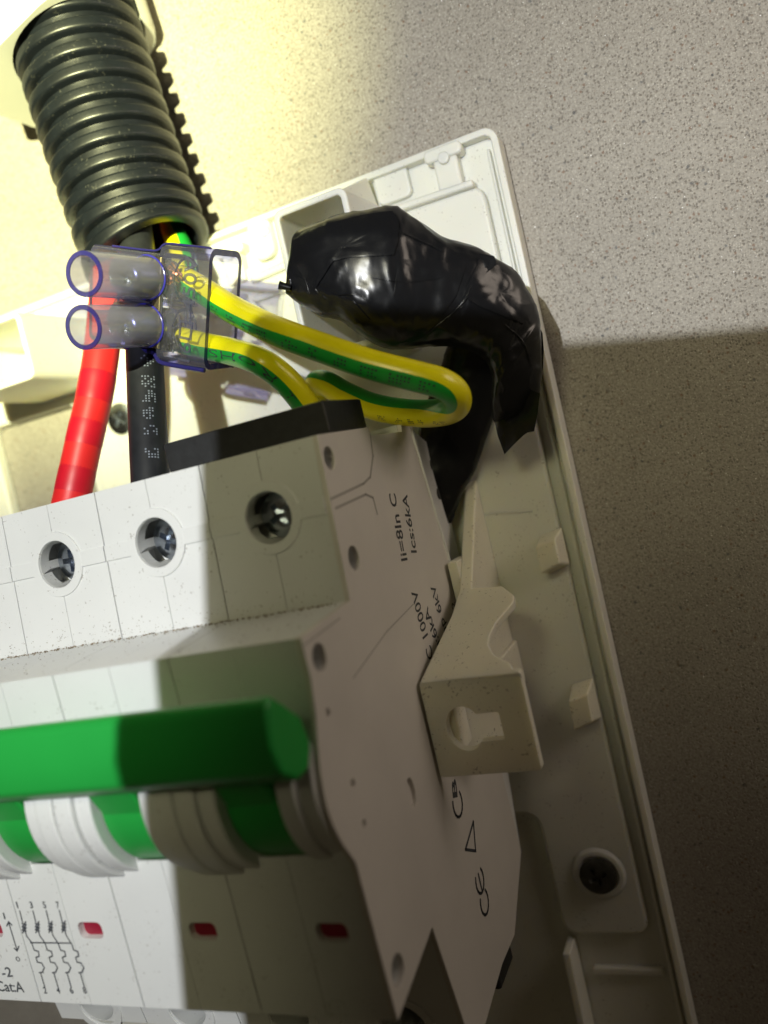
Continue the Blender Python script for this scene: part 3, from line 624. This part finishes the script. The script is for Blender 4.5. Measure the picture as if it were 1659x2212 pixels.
# ------------------------------------------------------------------ cables
def cable(name, pts, r, mats, label, cat, n=32, samples=120, yellow=None, group=None, closed=(True, True)):
    path = spline([p if isinstance(p, np.ndarray) else D(*p) for p in pts], samples)
    t = thing(name, label, cat, path[0], group); mb = MB(); fr = frames(path)
    yd = spline([K(q) for q in yellow], samples) if yellow else None; rings = []; keep = []
    for i, p in enumerate(path):
        tt, a, b = fr[i]
        if yd is not None:
            a = yd[i]-tt*np.dot(tt, yd[i]); a /= np.linalg.norm(a); b = np.cross(tt, a)
        keep.append((p, tt, a, b)); wob = r*(1+0.012*noise.noise(Vector(p)*0.3))
        rings.append(circ(p, wob, a, b, n, -math.pi/n))
    def mf(i, j):
        if yd is None: return 0
        a = (j if j <= n/2 else n-j)/n*360
        return 0 if a < 97 else 1
    mb.rings(rings, close=closed, matf=mf); mb.build('insulation', mats, t, fix=False)
    return t, keep, path
def wrap_print(name, s, keep, i0, i1, ang, r, cap, parent, m_='ink', flip=1, bold=0.0):
    v, f = text_mesh(s, 1.0, bold); x0, x1 = v[:, 0].min(), v[:, 0].max(); out = []
    for q in v:
        t = i0+(i1-i0)*(q[0]-x0)/(x1-x0); j = int(max(0, min(len(keep)-2, math.floor(t)))); fct = t-j
        p = keep[j][0]*(1-fct)+keep[j+1][0]*fct; a = keep[j][2]*(1-fct)+keep[j+1][2]*fct; b = keep[j][3]*(1-fct)+keep[j+1][3]*fct
        th = math.radians(ang)+flip*(q[1]/0.73-0.5)*cap/r; out.append(p+(a*math.cos(th)+b*math.sin(th))*(r+0.05))
    mb = MB(); mb.add(out, f); return mb.build(name, m_, parent, smooth=False, fix=False)
RW = 2.12
T1, K1, p1 = cable('earth_wire', [(388, 600, 135.6), (408, 610, 134.8), (448, 634, 132.4), (505, 670, 127.5), (600, 716, 120), (700, 753, 117.5), (800, 787, 115.5), (900, 813, 114.3), (955, 829, 114.5), (984, 852, 117), (980, 880, 121.5), (930, 893, 127), (860, 889, 131), (800, 876, 134), (745, 852, 136), (706, 830, 137.5), (684, 830, 139.5), (680, 862, 142), (690, 920, 146)],
    RW, ['yellow', 'wgreen'], 'green and yellow earth wire looping right from the upper hole of the clear connector', 'wire', group='earth wires', samples=220,
    yellow=[(0.1, 0.98, 0.02)]*8+[(0.5, 0.8, 0.1), (1, 0.2, 0.1), (0.6, -0.8, 0.15), (0, -0.97, 0.15)]+[(0, -0.98, 0.15)]*4+[(0, -0.9, 0.3), (0.8, -0.2, 0.6), (0.8, 0, 0.6)])
T2, K2, p2 = cable('earth_wire', [(392, 735, 137.2), (408, 739, 136.6), (450, 749, 134.4), (500, 760, 130.5), (560, 780, 124.5), (610, 815, 125.5), (650, 860, 128), (685, 915, 132)],
    RW, ['yellow', 'wgreen'], 'shorter green and yellow earth wire dropping behind the black bar', 'wire', group='earth wires', samples=120,
    yellow=[(0.1, 0.97, 0.1)]*3+[(0.25, 0.95, 0.1), (0.5, 0.85, 0.12), (0.65, 0.7, 0.15), (0.75, 0.6, 0.15), (0.75, 0.6, 0.15)])
T3, K3, p3 = cable('earth_wire', [(362, 440, 160), (374, 500, 157), (388, 530, 154), (400, 570, 151), (410, 620, 148)], RW, ['yellow', 'wgreen'],
    'green and yellow earth wire just leaving the mouth of the conduit', 'wire', group='earth wires', samples=50, yellow=[(-0.9, -0.35, 0.1)]*5)
T4, K4, p4 = cable('black_cable', [(285, 440, 152), (292, 500, 149), (301, 600, 144), (311, 750, 138), (318, 900, 133.5), (326, 1045, 129.5), (331, 1110, 128)], 3.0, ['cable'],
    'thick black cable running from the conduit down into the breaker', 'cable', samples=90)
T5, K5, p5 = cable('red_cable', [(240, 440, 158), (236, 520, 153), (232, 620, 148), (222, 740, 144), (205, 850, 142), (180, 960, 140.5), (155, 1075, 139), (143, 1130, 138)], 3.0, ['redcable'],
    'thick red cable with darker bands running down into the breaker', 'cable', samples=90)
# sleeves: the darker bands on the red cable are thin collars of tape
def sleeve(keep, i0, i1, r, m_, parent, name):
    mb = MB(); rs = []
    for i in range(i0, i1+1): p, t, a, b = keep[i]; rs.append(circ(p, r if i0 < i < i1 else r-0.05, a, b, 32))
    mb.rings(rs, close=(False, False)); return mb.build(name, m_, parent, fix=False)
M['redtape'] = mat('red_tape', (0.60, 0.008, 0.025), 0.4, var=(120, 0.12))
def find(keep, y):      # index of the ring that projects nearest to picture height y
    best = min(range(len(keep)), key=lambda i: abs(py(keep[i][0])-y)); return best
def py(p): q = RC.T @ (np.array(p)-EYE); return 1106-FOC*q[1]/-q[2]
def px(p): q = RC.T @ (np.array(p)-EYE); return 829.5+FOC*q[0]/-q[2]
for y0, y1 in ((812, 866), (915, 962), (1010, 1062)): sleeve(K5, find(K5, y0), find(K5, y1), 3.05, 'redtape', T5, 'tape_band')
# print along the earth wires
def ang_to_cam(kf, off=0.0):
    p, t, a, b = kf; d = EYE-p; d = d-t*np.dot(d, t); d /= np.linalg.norm(d); return math.degrees(math.atan2(np.dot(d, b), np.dot(d, a)))+off
wires_txt = [(T1, K1, 'ııı. .ıı ııı ııı. ı ıı ııı. ııı. ıı ı..ı ııı ııı. ıı ı . ıııı', 470, 985, 0)]
idx = lambda keep, x, lo, hi: min(range(lo, hi), key=lambda i: abs(px(keep[i][0])-x))
ia, ib = idx(K1, 480, 0, 120), idx(K1, 965, 0, 120)
def dots(name, keep, i0, i1, ang, r, parent, m_, rows=3, seed=1, cell=0.28, dens=0.6, gap=(3, 6)):
    rnd = random.Random(seed); mb = MB(); s = [0.0]
    for i in range(i0, i1): s.append(s[-1]+np.linalg.norm(keep[i+1][0]-keep[i][0]))
    L = s[-1]; x = 0.4
    while x < L-1.5:
        for c in range(rnd.randint(*gap)):
            for q in range(rows):
                if rnd.random() < dens:
                    xx = x+c*cell*1.5; j = int(np.searchsorted(s, xx))-1; j = max(0, min(len(s)-2, j)); fct = (xx-s[j])/max(1e-9, s[j+1]-s[j]); k0, k1 = keep[i0+j], keep[i0+j+1]
                    p = k0[0]*(1-fct)+k1[0]*fct; a = k0[2]*(1-fct)+k1[2]*fct; b = k0[3]*(1-fct)+k1[3]*fct; t = k0[1]
                    th = math.radians(ang)+(q-(rows-1)/2)*cell*1.5/r
                    n_ = a*math.cos(th)+b*math.sin(th); sd_ = np.cross(t, n_); h = cell*0.42
                    cpt = p+n_*(r*1.0+0.07); mb.add([cpt-t*h-sd_*h, cpt+t*h-sd_*h, cpt+t*h+sd_*h, cpt-t*h+sd_*h], [(0, 1, 2, 3)])
        x += cell*1.5*(gap[1]+rnd.uniform(0.6, 5))
    return mb.build(name, m_, parent, smooth=False, fix=False)
mid = (ia+ib)//2; a1 = ang_to_cam(K1[mid])
sgn = 1 if a1 > 0 else -1
dots('print', K1, ia, ib, a1+sgn*32, RW, T1, 'ink', 3, 3, 0.34, 0.7)
i3, i4 = idx(K1, 975, 120, 150), idx(K1, 830, 125, 190)
a2 = ang_to_cam(K1[i3+4])
dots('print', K1, min(i3, i4), max(i3, i4), a2-44*(1 if a2 > 0 else -1), RW, T1, 'ink', 3, 5, 0.2, 0.7)
ja, jb = idx(K2, 476, 0, 119), idx(K2, 596, 0, 119); a3 = ang_to_cam(K2[(ja+jb)//2]); s3 = 1 if a3 > 0 else -1
wrap_print('print', 'RoHS', K2, jb, ja, a3+s3*22, RW, 1.3, T2, flip=s3, bold=-0.008)
kb_ = idx(K2, 632, 0, 119); wrap_print('print', 'T', K2, kb_-3, kb_+3, ang_to_cam(K2[kb_])+s3*30, RW, 1.2, T2, flip=-s3)
# dotted print on the black cable
b0_, b1_ = find(K4, 790), find(K4, 1040); ac = ang_to_cam(K4[(b0_+b1_)//2])
dots('print', K4, b0_, b1_, ac-8, 3.0, T4, 'dotprint', 5, 11, 0.30, 0.55, (4, 5))

# ------------------------------------------------------------------ clear screw connector
O_ = D(318, 652, 131.4)
Tn = D(180, 650, 118.0)-O_; TL = np.linalg.norm(Tn); Tn /= TL; Wn = K((0.93, -0.2, 0.31)); Wn = Wn-Tn*np.dot(Wn, Tn); Wn /= np.linalg.norm(Wn); Sn = np.cross(Wn, Tn)
L3 = lambda s, t, w: O_+Sn*s+Tn*t+Wn*w
cn = thing('screw_connector', 'clear blue tinted two way screw connector with earth wires in it', 'connector', O_)
for sgn_ in (-1, 1):
    c = sgn_*3.68; mb = MB(); N_ = 44
    mb.rings([circ(L3(c, t, 0), r, Sn, Wn, N_) for t, r in ((-0.5, 3.3), (TL-0.15, 3.18), (TL, 3.12), (TL, 2.52), (TL-0.15, 2.44), (-0.5, 2.4))], close=(False, False), matf=lambda i, j: 1 if i in (1, 2, 3) else 0)
    tw = mb.build('screw_tower', ['frosted', 'clear_edge'], cn, angle=50)
    # clamping screw at the foot of the tower
    sc_ = cross_screw('clamp_screw', L3(c, 4.2, 0), Tn, 2.15, cn, rot=0.7*sgn_, dome=0.7)
    sh_ = MB(); sh_.rings([circ(L3(c, t, 0), 1.95+0.14*(i % 2), Sn, Wn, 28) for i, t in enumerate(np.linspace(-3, 4.15, 19))]); sh_.build('screw_shank', 'steel', cn, angle=20)
    br_ = MB(); br_.rings([circ(L3(c, -3.6, w), 2.9, Sn, Tn, 28) for w in (-8, 1.9)]+[circ(L3(c, -3.6, w), 2.2, Sn, Tn, 28) for w in (1.9, -8)], close=(False, False)); br_.build('brass_sleeve', 'brass', cn)
def shell(name, s0, t0, t1, w0, w1, wall, r0, cap0=False, edge1=True, s1=None, mid=None):
    prof_o = rrect(-s0, s0, t0, t1, r0, 6); prof_i = rrect(-s0+wall, s0-wall, t0+wall, t1-wall, max(r0-wall, 0.3), 6)
    mb = MB(); R_ = [[L3(a, b, w) for a, b in pr_] for pr_, w in ((prof_i, w0), (prof_o, w0), (prof_o, w1), (prof_i, w1), (prof_i, w0))]
    mb.rings(R_, close=(False, False), matf=lambda i, j: 1 if i == 2 or (i == 0) else (2 if i == 1 and j % 7 < 6 else 0))
    return mb.build(name, ['clear', 'clear_edge', 'blue_corner'], cn, angle=50)
shell('wire_funnel', 9.2, -9.6, 0.0, 2.0, 10.8, 0.95, 2.0)
shell('body_shell', 7.7, -8.2, -0.6, -11.5, 2.0, 0.7, 1.6)
w_ = MB(); w_.add([L3(s, t, 2.0) for s, t in ((-7.6, -8.2), (7.6, -8.2), (7.6, -0.5), (-7.6, -0.5))]+[L3(s, t, 2.5) for s, t in ((-7.6, -8.2), (7.6, -8.2), (7.6, -0.5), (-7.6, -0.5))], [(0, 1, 2, 3), (4, 5, 6, 7), (0, 1, 5, 4), (1, 2, 6, 5), (2, 3, 7, 6), (3, 0, 4, 7)])
# (front wall pierced by the wires is left as two collars)
for sgn_ in (-1, 1):
    mb = MB(); mb.rings([circ(L3(sgn_*3.95, -4.3, w), r, Sn, Tn, 32) for w, r in ((2.0, 3.6), (4.2, 3.6), (4.2, 3.1), (2.0, 3.1))], close=(False, False), matf=lambda i, j: 1 if i == 1 else 0); mb.build('wire_collar', ['clear', 'clear_edge'], cn)
mb = MB(); q = [(0.25, -8.2), (0.25, -0.3), (-0.25, -0.3), (-0.25, -8.2)]; mb.prism(None, [L3(s, t, -9) for s, t in q], [L3(s, t, 4.0) for s, t in q]); mb.build('partition', 'clear', cn)
lettering('raised_lettering', '16\u25a1-450V', L3(8.3, 0.0, 8.3), L3(-7.6, 0.0, 8.9), -Wn, 2.3, cn, 'emboss', lift=0.02, thick=0.22, bold=0.008)
zz = [L3(-1.5, 0.05, 2.6), L3(-0.6, 0.05, 3.6), L3(0.0, 0.05, 2.9), L3(0.6, 0.05, 2.7), L3(3.0, 0.05, 2.6), L3(3.4, 0.05, 2.2)]
z2 = [L3(3.2+1.5*math.cos(t)-1.2, 0.05, 4.4+1.7*math.sin(t)) for t in [math.pi*(0.1+0.9*i/10) for i in range(11)]]
strokes('raised_outline', [zz, z2, [L3(-2.2, 0.05, 4.6), L3(0.2, 0.05, 4.4), L3(1.0, 0.05, 4.8)]], 0.28, 'emboss', cn, Tn)
st_ = MB(); st_.add([L3(s, t, w) for s in (-7.0, 7.0) for t in (-0.5, 0.12) for w in (1.0, 2.4)], [(0, 1, 3, 2), (4, 6, 7, 5), (0, 4, 5, 1), (2, 3, 7, 6), (0, 2, 6, 4), (1, 5, 7, 3)]); st_.build('edge_reflection_strip', 'brass', cn, bevel=0.15)  # metal strip added to imitate a yellowish reflection on the clear edge
# bare strands
def strands(name, c, d, m_, parent, nst=16, L=3.0, spread=1.3, r=0.24):
    rnd = random.Random(len(name)+nst); mb = MB(); d = np.array(d); d /= np.linalg.norm(d); a = np.cross(d, [0.1, 0.9, 0.3]); a /= np.linalg.norm(a); b = np.cross(d, a)
    for i in range(nst):
        an = rnd.uniform(0, 6.28); rr = spread*math.sqrt(rnd.random()); k = rr
        p0 = np.array(c)+(a*math.cos(an)+b*math.sin(an))*rr*0.8; pts = [p0, p0+d*L*0.5+(a*math.cos(an+.5)+b*math.sin(an+.5))*0.15, p0+d*L*rnd.uniform(0.8, 1.1)+(a*math.cos(an)+b*math.sin(an))*rr*rnd.uniform(0.1, 0.6)]
        pa = spline(pts, 8); fr = frames(pa); mb.rings([circ(p, r*(1 if j < 7 else 0.7), f[1], f[2], 8) for j, (p, f) in enumerate(zip(pa, fr))])
    return mb.build(name, m_, parent)
strands('copper_strands', D(377, 598, 132.4), Tn*0.9+K((0.1, 0.25, 0)), 'copper', T1, 34, 2.3, 1.55, 0.27)
strands('copper_strands', D(386, 604, 133.5), K((-0.6, 0.3, 0.4)), 'copper', T1, 16, 2.4, 1.3, 0.25)
strands('tinned_strands', D(362, 722, 133.4), K((0.25, -0.9, 0.3)), 'tinned', T2, 26, 2.6, 1.1, 0.22)
# thick moulded edges of the connector
def bead(pts, r, m_, n=20):
    pa = spline(pts, n); fr = frames(pa); mb = MB(); mb.rings([circ(p, r, f[1], f[2], 10) for p, f in zip(pa, fr)]); return mb.build('moulded_edge', m_, cn)
M['blue_edge'] = mat('deep_blue_edge', (0.030, 0.028, 0.30), 0.15, spec=0.7)
bead([L3(7.75, -0.9, -7.5), L3(7.75, -0.9, -1), L3(8.0, -0.7, 1.2), L3(9.05, -0.4, 2.6), L3(9.2, -0.4, 6), L3(9.2, -0.5, 10.7)], 0.38, 'clear_edge')
bead([L3(-7.75, -0.9, -7.5), L3(-7.75, -0.9, -1), L3(-8.0, -0.7, 1.2), L3(-9.0, -0.5, 2.6), L3(-9.15, -0.5, 6), L3(-9.15, -0.5, 10.7)], 0.17, 'clear_edge')
bead([L3(7.7, -7.6, -7), L3(7.8, -7.8, 0.5), L3(9.1, -9.2, 2.6), L3(9.1, -9.2, 10.7)], 0.24, 'clear_edge')
for sgn_ in (-1, 1):
    c = sgn_*3.68
    bead([L3(c+3.32*math.cos(t), 0.3, 3.32*math.sin(t)) for t in [math.radians(a_) for a_ in range(-35, 216, 10)]], 0.17, 'blue_edge', 40)

# ------------------------------------------------------------------ taped cable bundle
tp = thing('taped_cable_bundle', 'lumpy cable end wrapped in glossy black tape at the right', 'taped cable', P(1000, 700, -5))
def lump(name, st, n=56, samples=70, amp=0.35, freq=0.22, pw=0.8, seed=0.0, parent=tp, fold=0.5, wrapn=19.0, crease=0.2):
    S = spline([np.array(s, float) for s in st], samples); rings = []; vd = K((0, 0, 1))
    for i, s in enumerate(S):
        a, b = D(s[0], s[1], s[4]), D(s[2], s[3], s[4]); c = (a+b)/2; h = (a-b)/2; e = 1.0; th = s[5]
        f = min(1.0, 0.30+3.2*i/samples, 0.30+3.2*(samples-1-i)/samples) ; f = math.sqrt(f)
        R_ = []
        for j in range(n):
            t = 2*math.pi*j/n; wrap = ((i+4.5*math.cos(t+1.0)+3*math.sin(2*t+seed))/wrapn) % 1.0; x, y = math.cos(t), math.sin(t); x = math.copysign(abs(x)**pw, x); y = math.copysign(abs(y)**pw, y)
            p = c+h*x+vd*th*f*y; q = Vector(p)*freq+Vector((seed, 0, 0))
            k = noise.noise(q)*amp+(1-abs(noise.noise(q*1.9+Vector((3, 1, 7))))*2.2)*amp*fold*0.6+noise.noise(q*4.2)*amp*0.22
            d_ = p-c; d_ /= max(1e-6, np.linalg.norm(d_)); k += 0.16*(wrap-0.5)+crease*max(0.0, 1-abs(noise.noise(q*1.15+Vector((9, 2, 4))))*5.0)**2; R_.append(p+d_*k*(0.35+0.65*abs(y)))
        rings.append(R_)
    mb = MB(); mb.rings(rings); return mb.build(name, 'tape', parent, angle=50)
TW = lump('tape_wrap', [(627, 548, 618, 632, 126, 2.0), (634, 512, 640, 650, 126, 3.6), (660, 495, 690, 680, 125.5, 5.0), (727, 474, 735, 690, 125, 6.0), (790, 461, 775, 719, 125, 6.6), (852, 455, 820, 744, 125, 6.6), (900, 483, 872, 752, 125.5, 6.4), (955, 518, 930, 745, 126, 6.2), (1025, 540, 985, 745, 126.5, 6.0), (1072, 566, 1022, 755, 127, 5.6), (1108, 590, 1050, 775, 127.5, 5.2), (1138, 630, 1062, 800, 128, 4.8), (1158, 672, 1064, 830, 128.6, 4.4), (1166, 715, 1062, 850, 129, 4.2), (1168, 765, 1062, 872, 129.4, 3.8), (1166, 830, 1064, 895, 130, 3.2), (1160, 880, 1068, 912, 130.5, 1.6)], samples=170, n=96, amp=0.34, wrapn=58.0)
lump('tape_leg', [(1000, 700, 1130, 720, 137, 3.0), (968, 745, 1105, 760, 139.5, 3.0), (950, 800, 1090, 815, 141.5, 2.8), (925, 860, 1078, 875, 142.5, 2.6), (905, 930, 1056, 930, 143.2, 2.4), (900, 1000, 1028, 1012, 143.8, 2.2), (905, 1060, 1000, 1065, 144.2, 2.0), (915, 1130, 975, 1130, 144.6, 1.4)], samples=60, amp=0.3, seed=5.0)
def sheet(name, pts, d, thick, parent=tp, wob=0.5, m_='tape', ds=None):
    """thin torn piece of tape: fan grid between a centre line and its outline"""
    P3 = [D(x, y, (d if ds is None else ds[i])) for i, (x, y) in enumerate(pts)]; c = sum(P3)/len(P3); n_ = K((0, 0, 1)); mb = MB(); k = len(P3); R_ = []
    for f in (1.0, 0.66, 0.33):
        R_.append([c+(p-c)*f+n_*(wob*noise.noise(Vector(p)*0.35*f+Vector((f*3, 0, 0)))) for p in P3])
    top = sum(R_, [])+[c+n_*wob*0.3]; bot = [p-n_*thick for p in top]; fs = []; N_ = len(top)
    for r in range(2):
        for i in range(k): j = (i+1) % k; fs.append((r*k+i, r*k+j, (r+1)*k+j, (r+1)*k+i))
    for i in range(k): fs.append((2*k+i, 2*k+(i+1) % k, 3*k))
    fs2 = [tuple(a+N_ for a in reversed(f)) for f in fs]; side = [(i, (i+1) % k, N_+(i+1) % k, N_+i) for i in range(k)]
    mb.add(top+bot, fs+fs2+side); return mb.build(name, m_, parent, angle=60)
sheet('tape_flap', [(1063, 860), (1066, 900), (1075, 940), (1090, 981), (1110, 960), (1130, 941), (1140, 934), (1155, 931), (1161, 895), (1166, 850), (1140, 840), (1100, 845)], 129.0, 0.15, wob=0.7, ds=[133, 133, 132.6, 132, 130.6, 129, 128.4, 127.4, 127, 126.6, 128.5, 131])
sheet('tape_flap', [(1036, 548), (1068, 553), (1073, 572), (1050, 590), (1036, 610), (1030, 580)], 121, 0.15, wob=0.3)
sheet('tape_flap', [(1158, 690), (1172, 720), (1175, 760), (1172, 800), (1163, 790), (1155, 745)], 129.5, 0.12, wob=0.2)
from mathutils.bvhtree import BVHTree
tvo = wloc(tp); BV = BVHTree.FromPolygons([v.co+tvo for v in TW.data.vertices], [tuple(q.vertices) for q in TW.data.polygons])
def on_tape(x, y, lift):      # point of the wrapped lump under a sight line
    o_, d_ = W3(EYE), (W3(D(x, y, 1.0))-W3(EYE)).normalized(); h = BV.ray_cast(o_, d_)
    if h[0] is None: return None
    q = h[0]+h[1]*(lift*MM*(1 if h[1].dot(d_) < 0 else -1)); return np.array([q.x, q.z, -q.y])/MM
def layer(pts, lift=0.28, n=9, dens=6):
    P2 = []
    for (a, b) in zip(pts, pts[1:]+pts[:1]):
        for i in range(dens): P2.append(np.array(a)+(np.array(b)-np.array(a))*i/dens)
    c = sum(P2)/len(P2); R_ = []; ok = None
    for r in range(n):
        f = 1-r/n; row = []
        for j, p in enumerate(P2):
            q = c+(p-c)*f; wob_ = 0.16*noise.noise(Vector((q[0]*0.02, q[1]*0.02, 3.0))); h = on_tape(q[0], q[1], lift+wob_*(1 if r else 0.4))
            if h is None:
                g = f
                while h is None and g > 0.02: g -= 0.02; q = c+(p-c)*g; h = on_tape(q[0], q[1], lift)
                if h is None: h = on_tape(c[0], c[1], lift)
            row.append(h)
        R_.append(row)
    skirt = [on_tape(*(c+(p-c)*0.985), -0.3) for p in P2]; skirt = [k if k is not None else r for k, r in zip(skirt, R_[0])]
    mb = MB(); mb.rings([skirt]+R_, close=(False, True)); return mb.build('tape_layer', 'tape', tp, angle=35)
layer([(634, 522), (680, 498), (727, 481), (790, 466), (846, 459), (862, 480), (859, 520), (850, 552), (760, 556), (715, 566), (694, 590), (680, 628), (655, 592), (636, 562)])
layer([(1041, 552), (1070, 572), (1102, 592), (1134, 634), (1152, 668), (1130, 700), (1085, 682), (1040, 664), (1000, 640), (1018, 596)], 0.24)
layer([(630, 590), (690, 664), (735, 682), (766, 700), (800, 690), (764, 650), (704, 628), (662, 606)], 0.2)
layer([(862, 560), (950, 566), (1005, 580), (985, 640), (940, 700), (880, 715), (850, 640)], 0.18)
def seam(pts, r=0.09, lift=0.16):
    pa = [on_tape(q[0], q[1], lift+0.1*noise.noise(Vector((q[0]*0.05, q[1]*0.05, 1)))) for q in spline(pts, 26)]; pa = [q for q in pa if q is not None]
    if len(pa) < 4: return
    pa = [pa[0]]+[b for a, b in zip(pa, pa[1:]) if np.linalg.norm(a-b) > 0.02]; fr = frames(pa); mb = MB()
    mb.rings([circ(p, r*(0.35+0.65*math.sin(math.pi*(i+0.5)/len(pa))), f[1], f[2], 8) for i, (p, f) in enumerate(zip(pa, fr))]); mb.build('tape_crease', 'tape', tp, angle=60)
for pts_ in ([(1040, 552), (1022, 600), (1004, 645), (962, 694)], [(1046, 560), (1030, 615), (985, 668), (930, 716)], [(690, 598), (706, 566), (742, 530), (760, 524)], [(646, 560), (668, 625), (672, 640)],
             [(700, 664), (720, 640), (770, 636), (800, 652)], [(860, 500), (905, 520), (960, 545)], [(905, 735), (960, 690), (1000, 660)], [(1060, 600), (1110, 640), (1146, 700)], [(800, 600), (880, 610), (960, 600)], [(1090, 700), (1130, 740), (1150, 800)]):
    seam(pts_)
cu = MB(); cpts = spline([D(x, y, d) for x, y, d in ((628, 622, 124), (612, 618, 124), (603, 616, 124))], 16); fr_ = frames(cpts)
cu.rings([circ(p, 0.42+0.22*(i/15), f[1], f[2], 16) for i, (p, f) in enumerate(zip(cpts, fr_))]+[circ(p, 0.40, f[1], f[2], 16) for p, f in list(zip(cpts, fr_))[::-1][:4]], close=(True, True)); cu.build('tape_curl', 'tape', tp)

# ------------------------------------------------------------------ the phone the picture is taken with: it stands between the torch and the board
def cam_pt(x, y, z): return EYE+K((x, y, z))
ph = MB(); pr_ = rrect(-51.7, 24, -122, 31.8, 3.0, 6)
ph.prism(None, [cam_pt(x, y, 3.0) for x, y in pr_], [cam_pt(x, y, 11.0) for x, y in pr_])
tag(ph.build('phone', 'phone', None, bevel=0.8), 'dark slab phone held in front of the board, throwing the large shadow', 'phone')
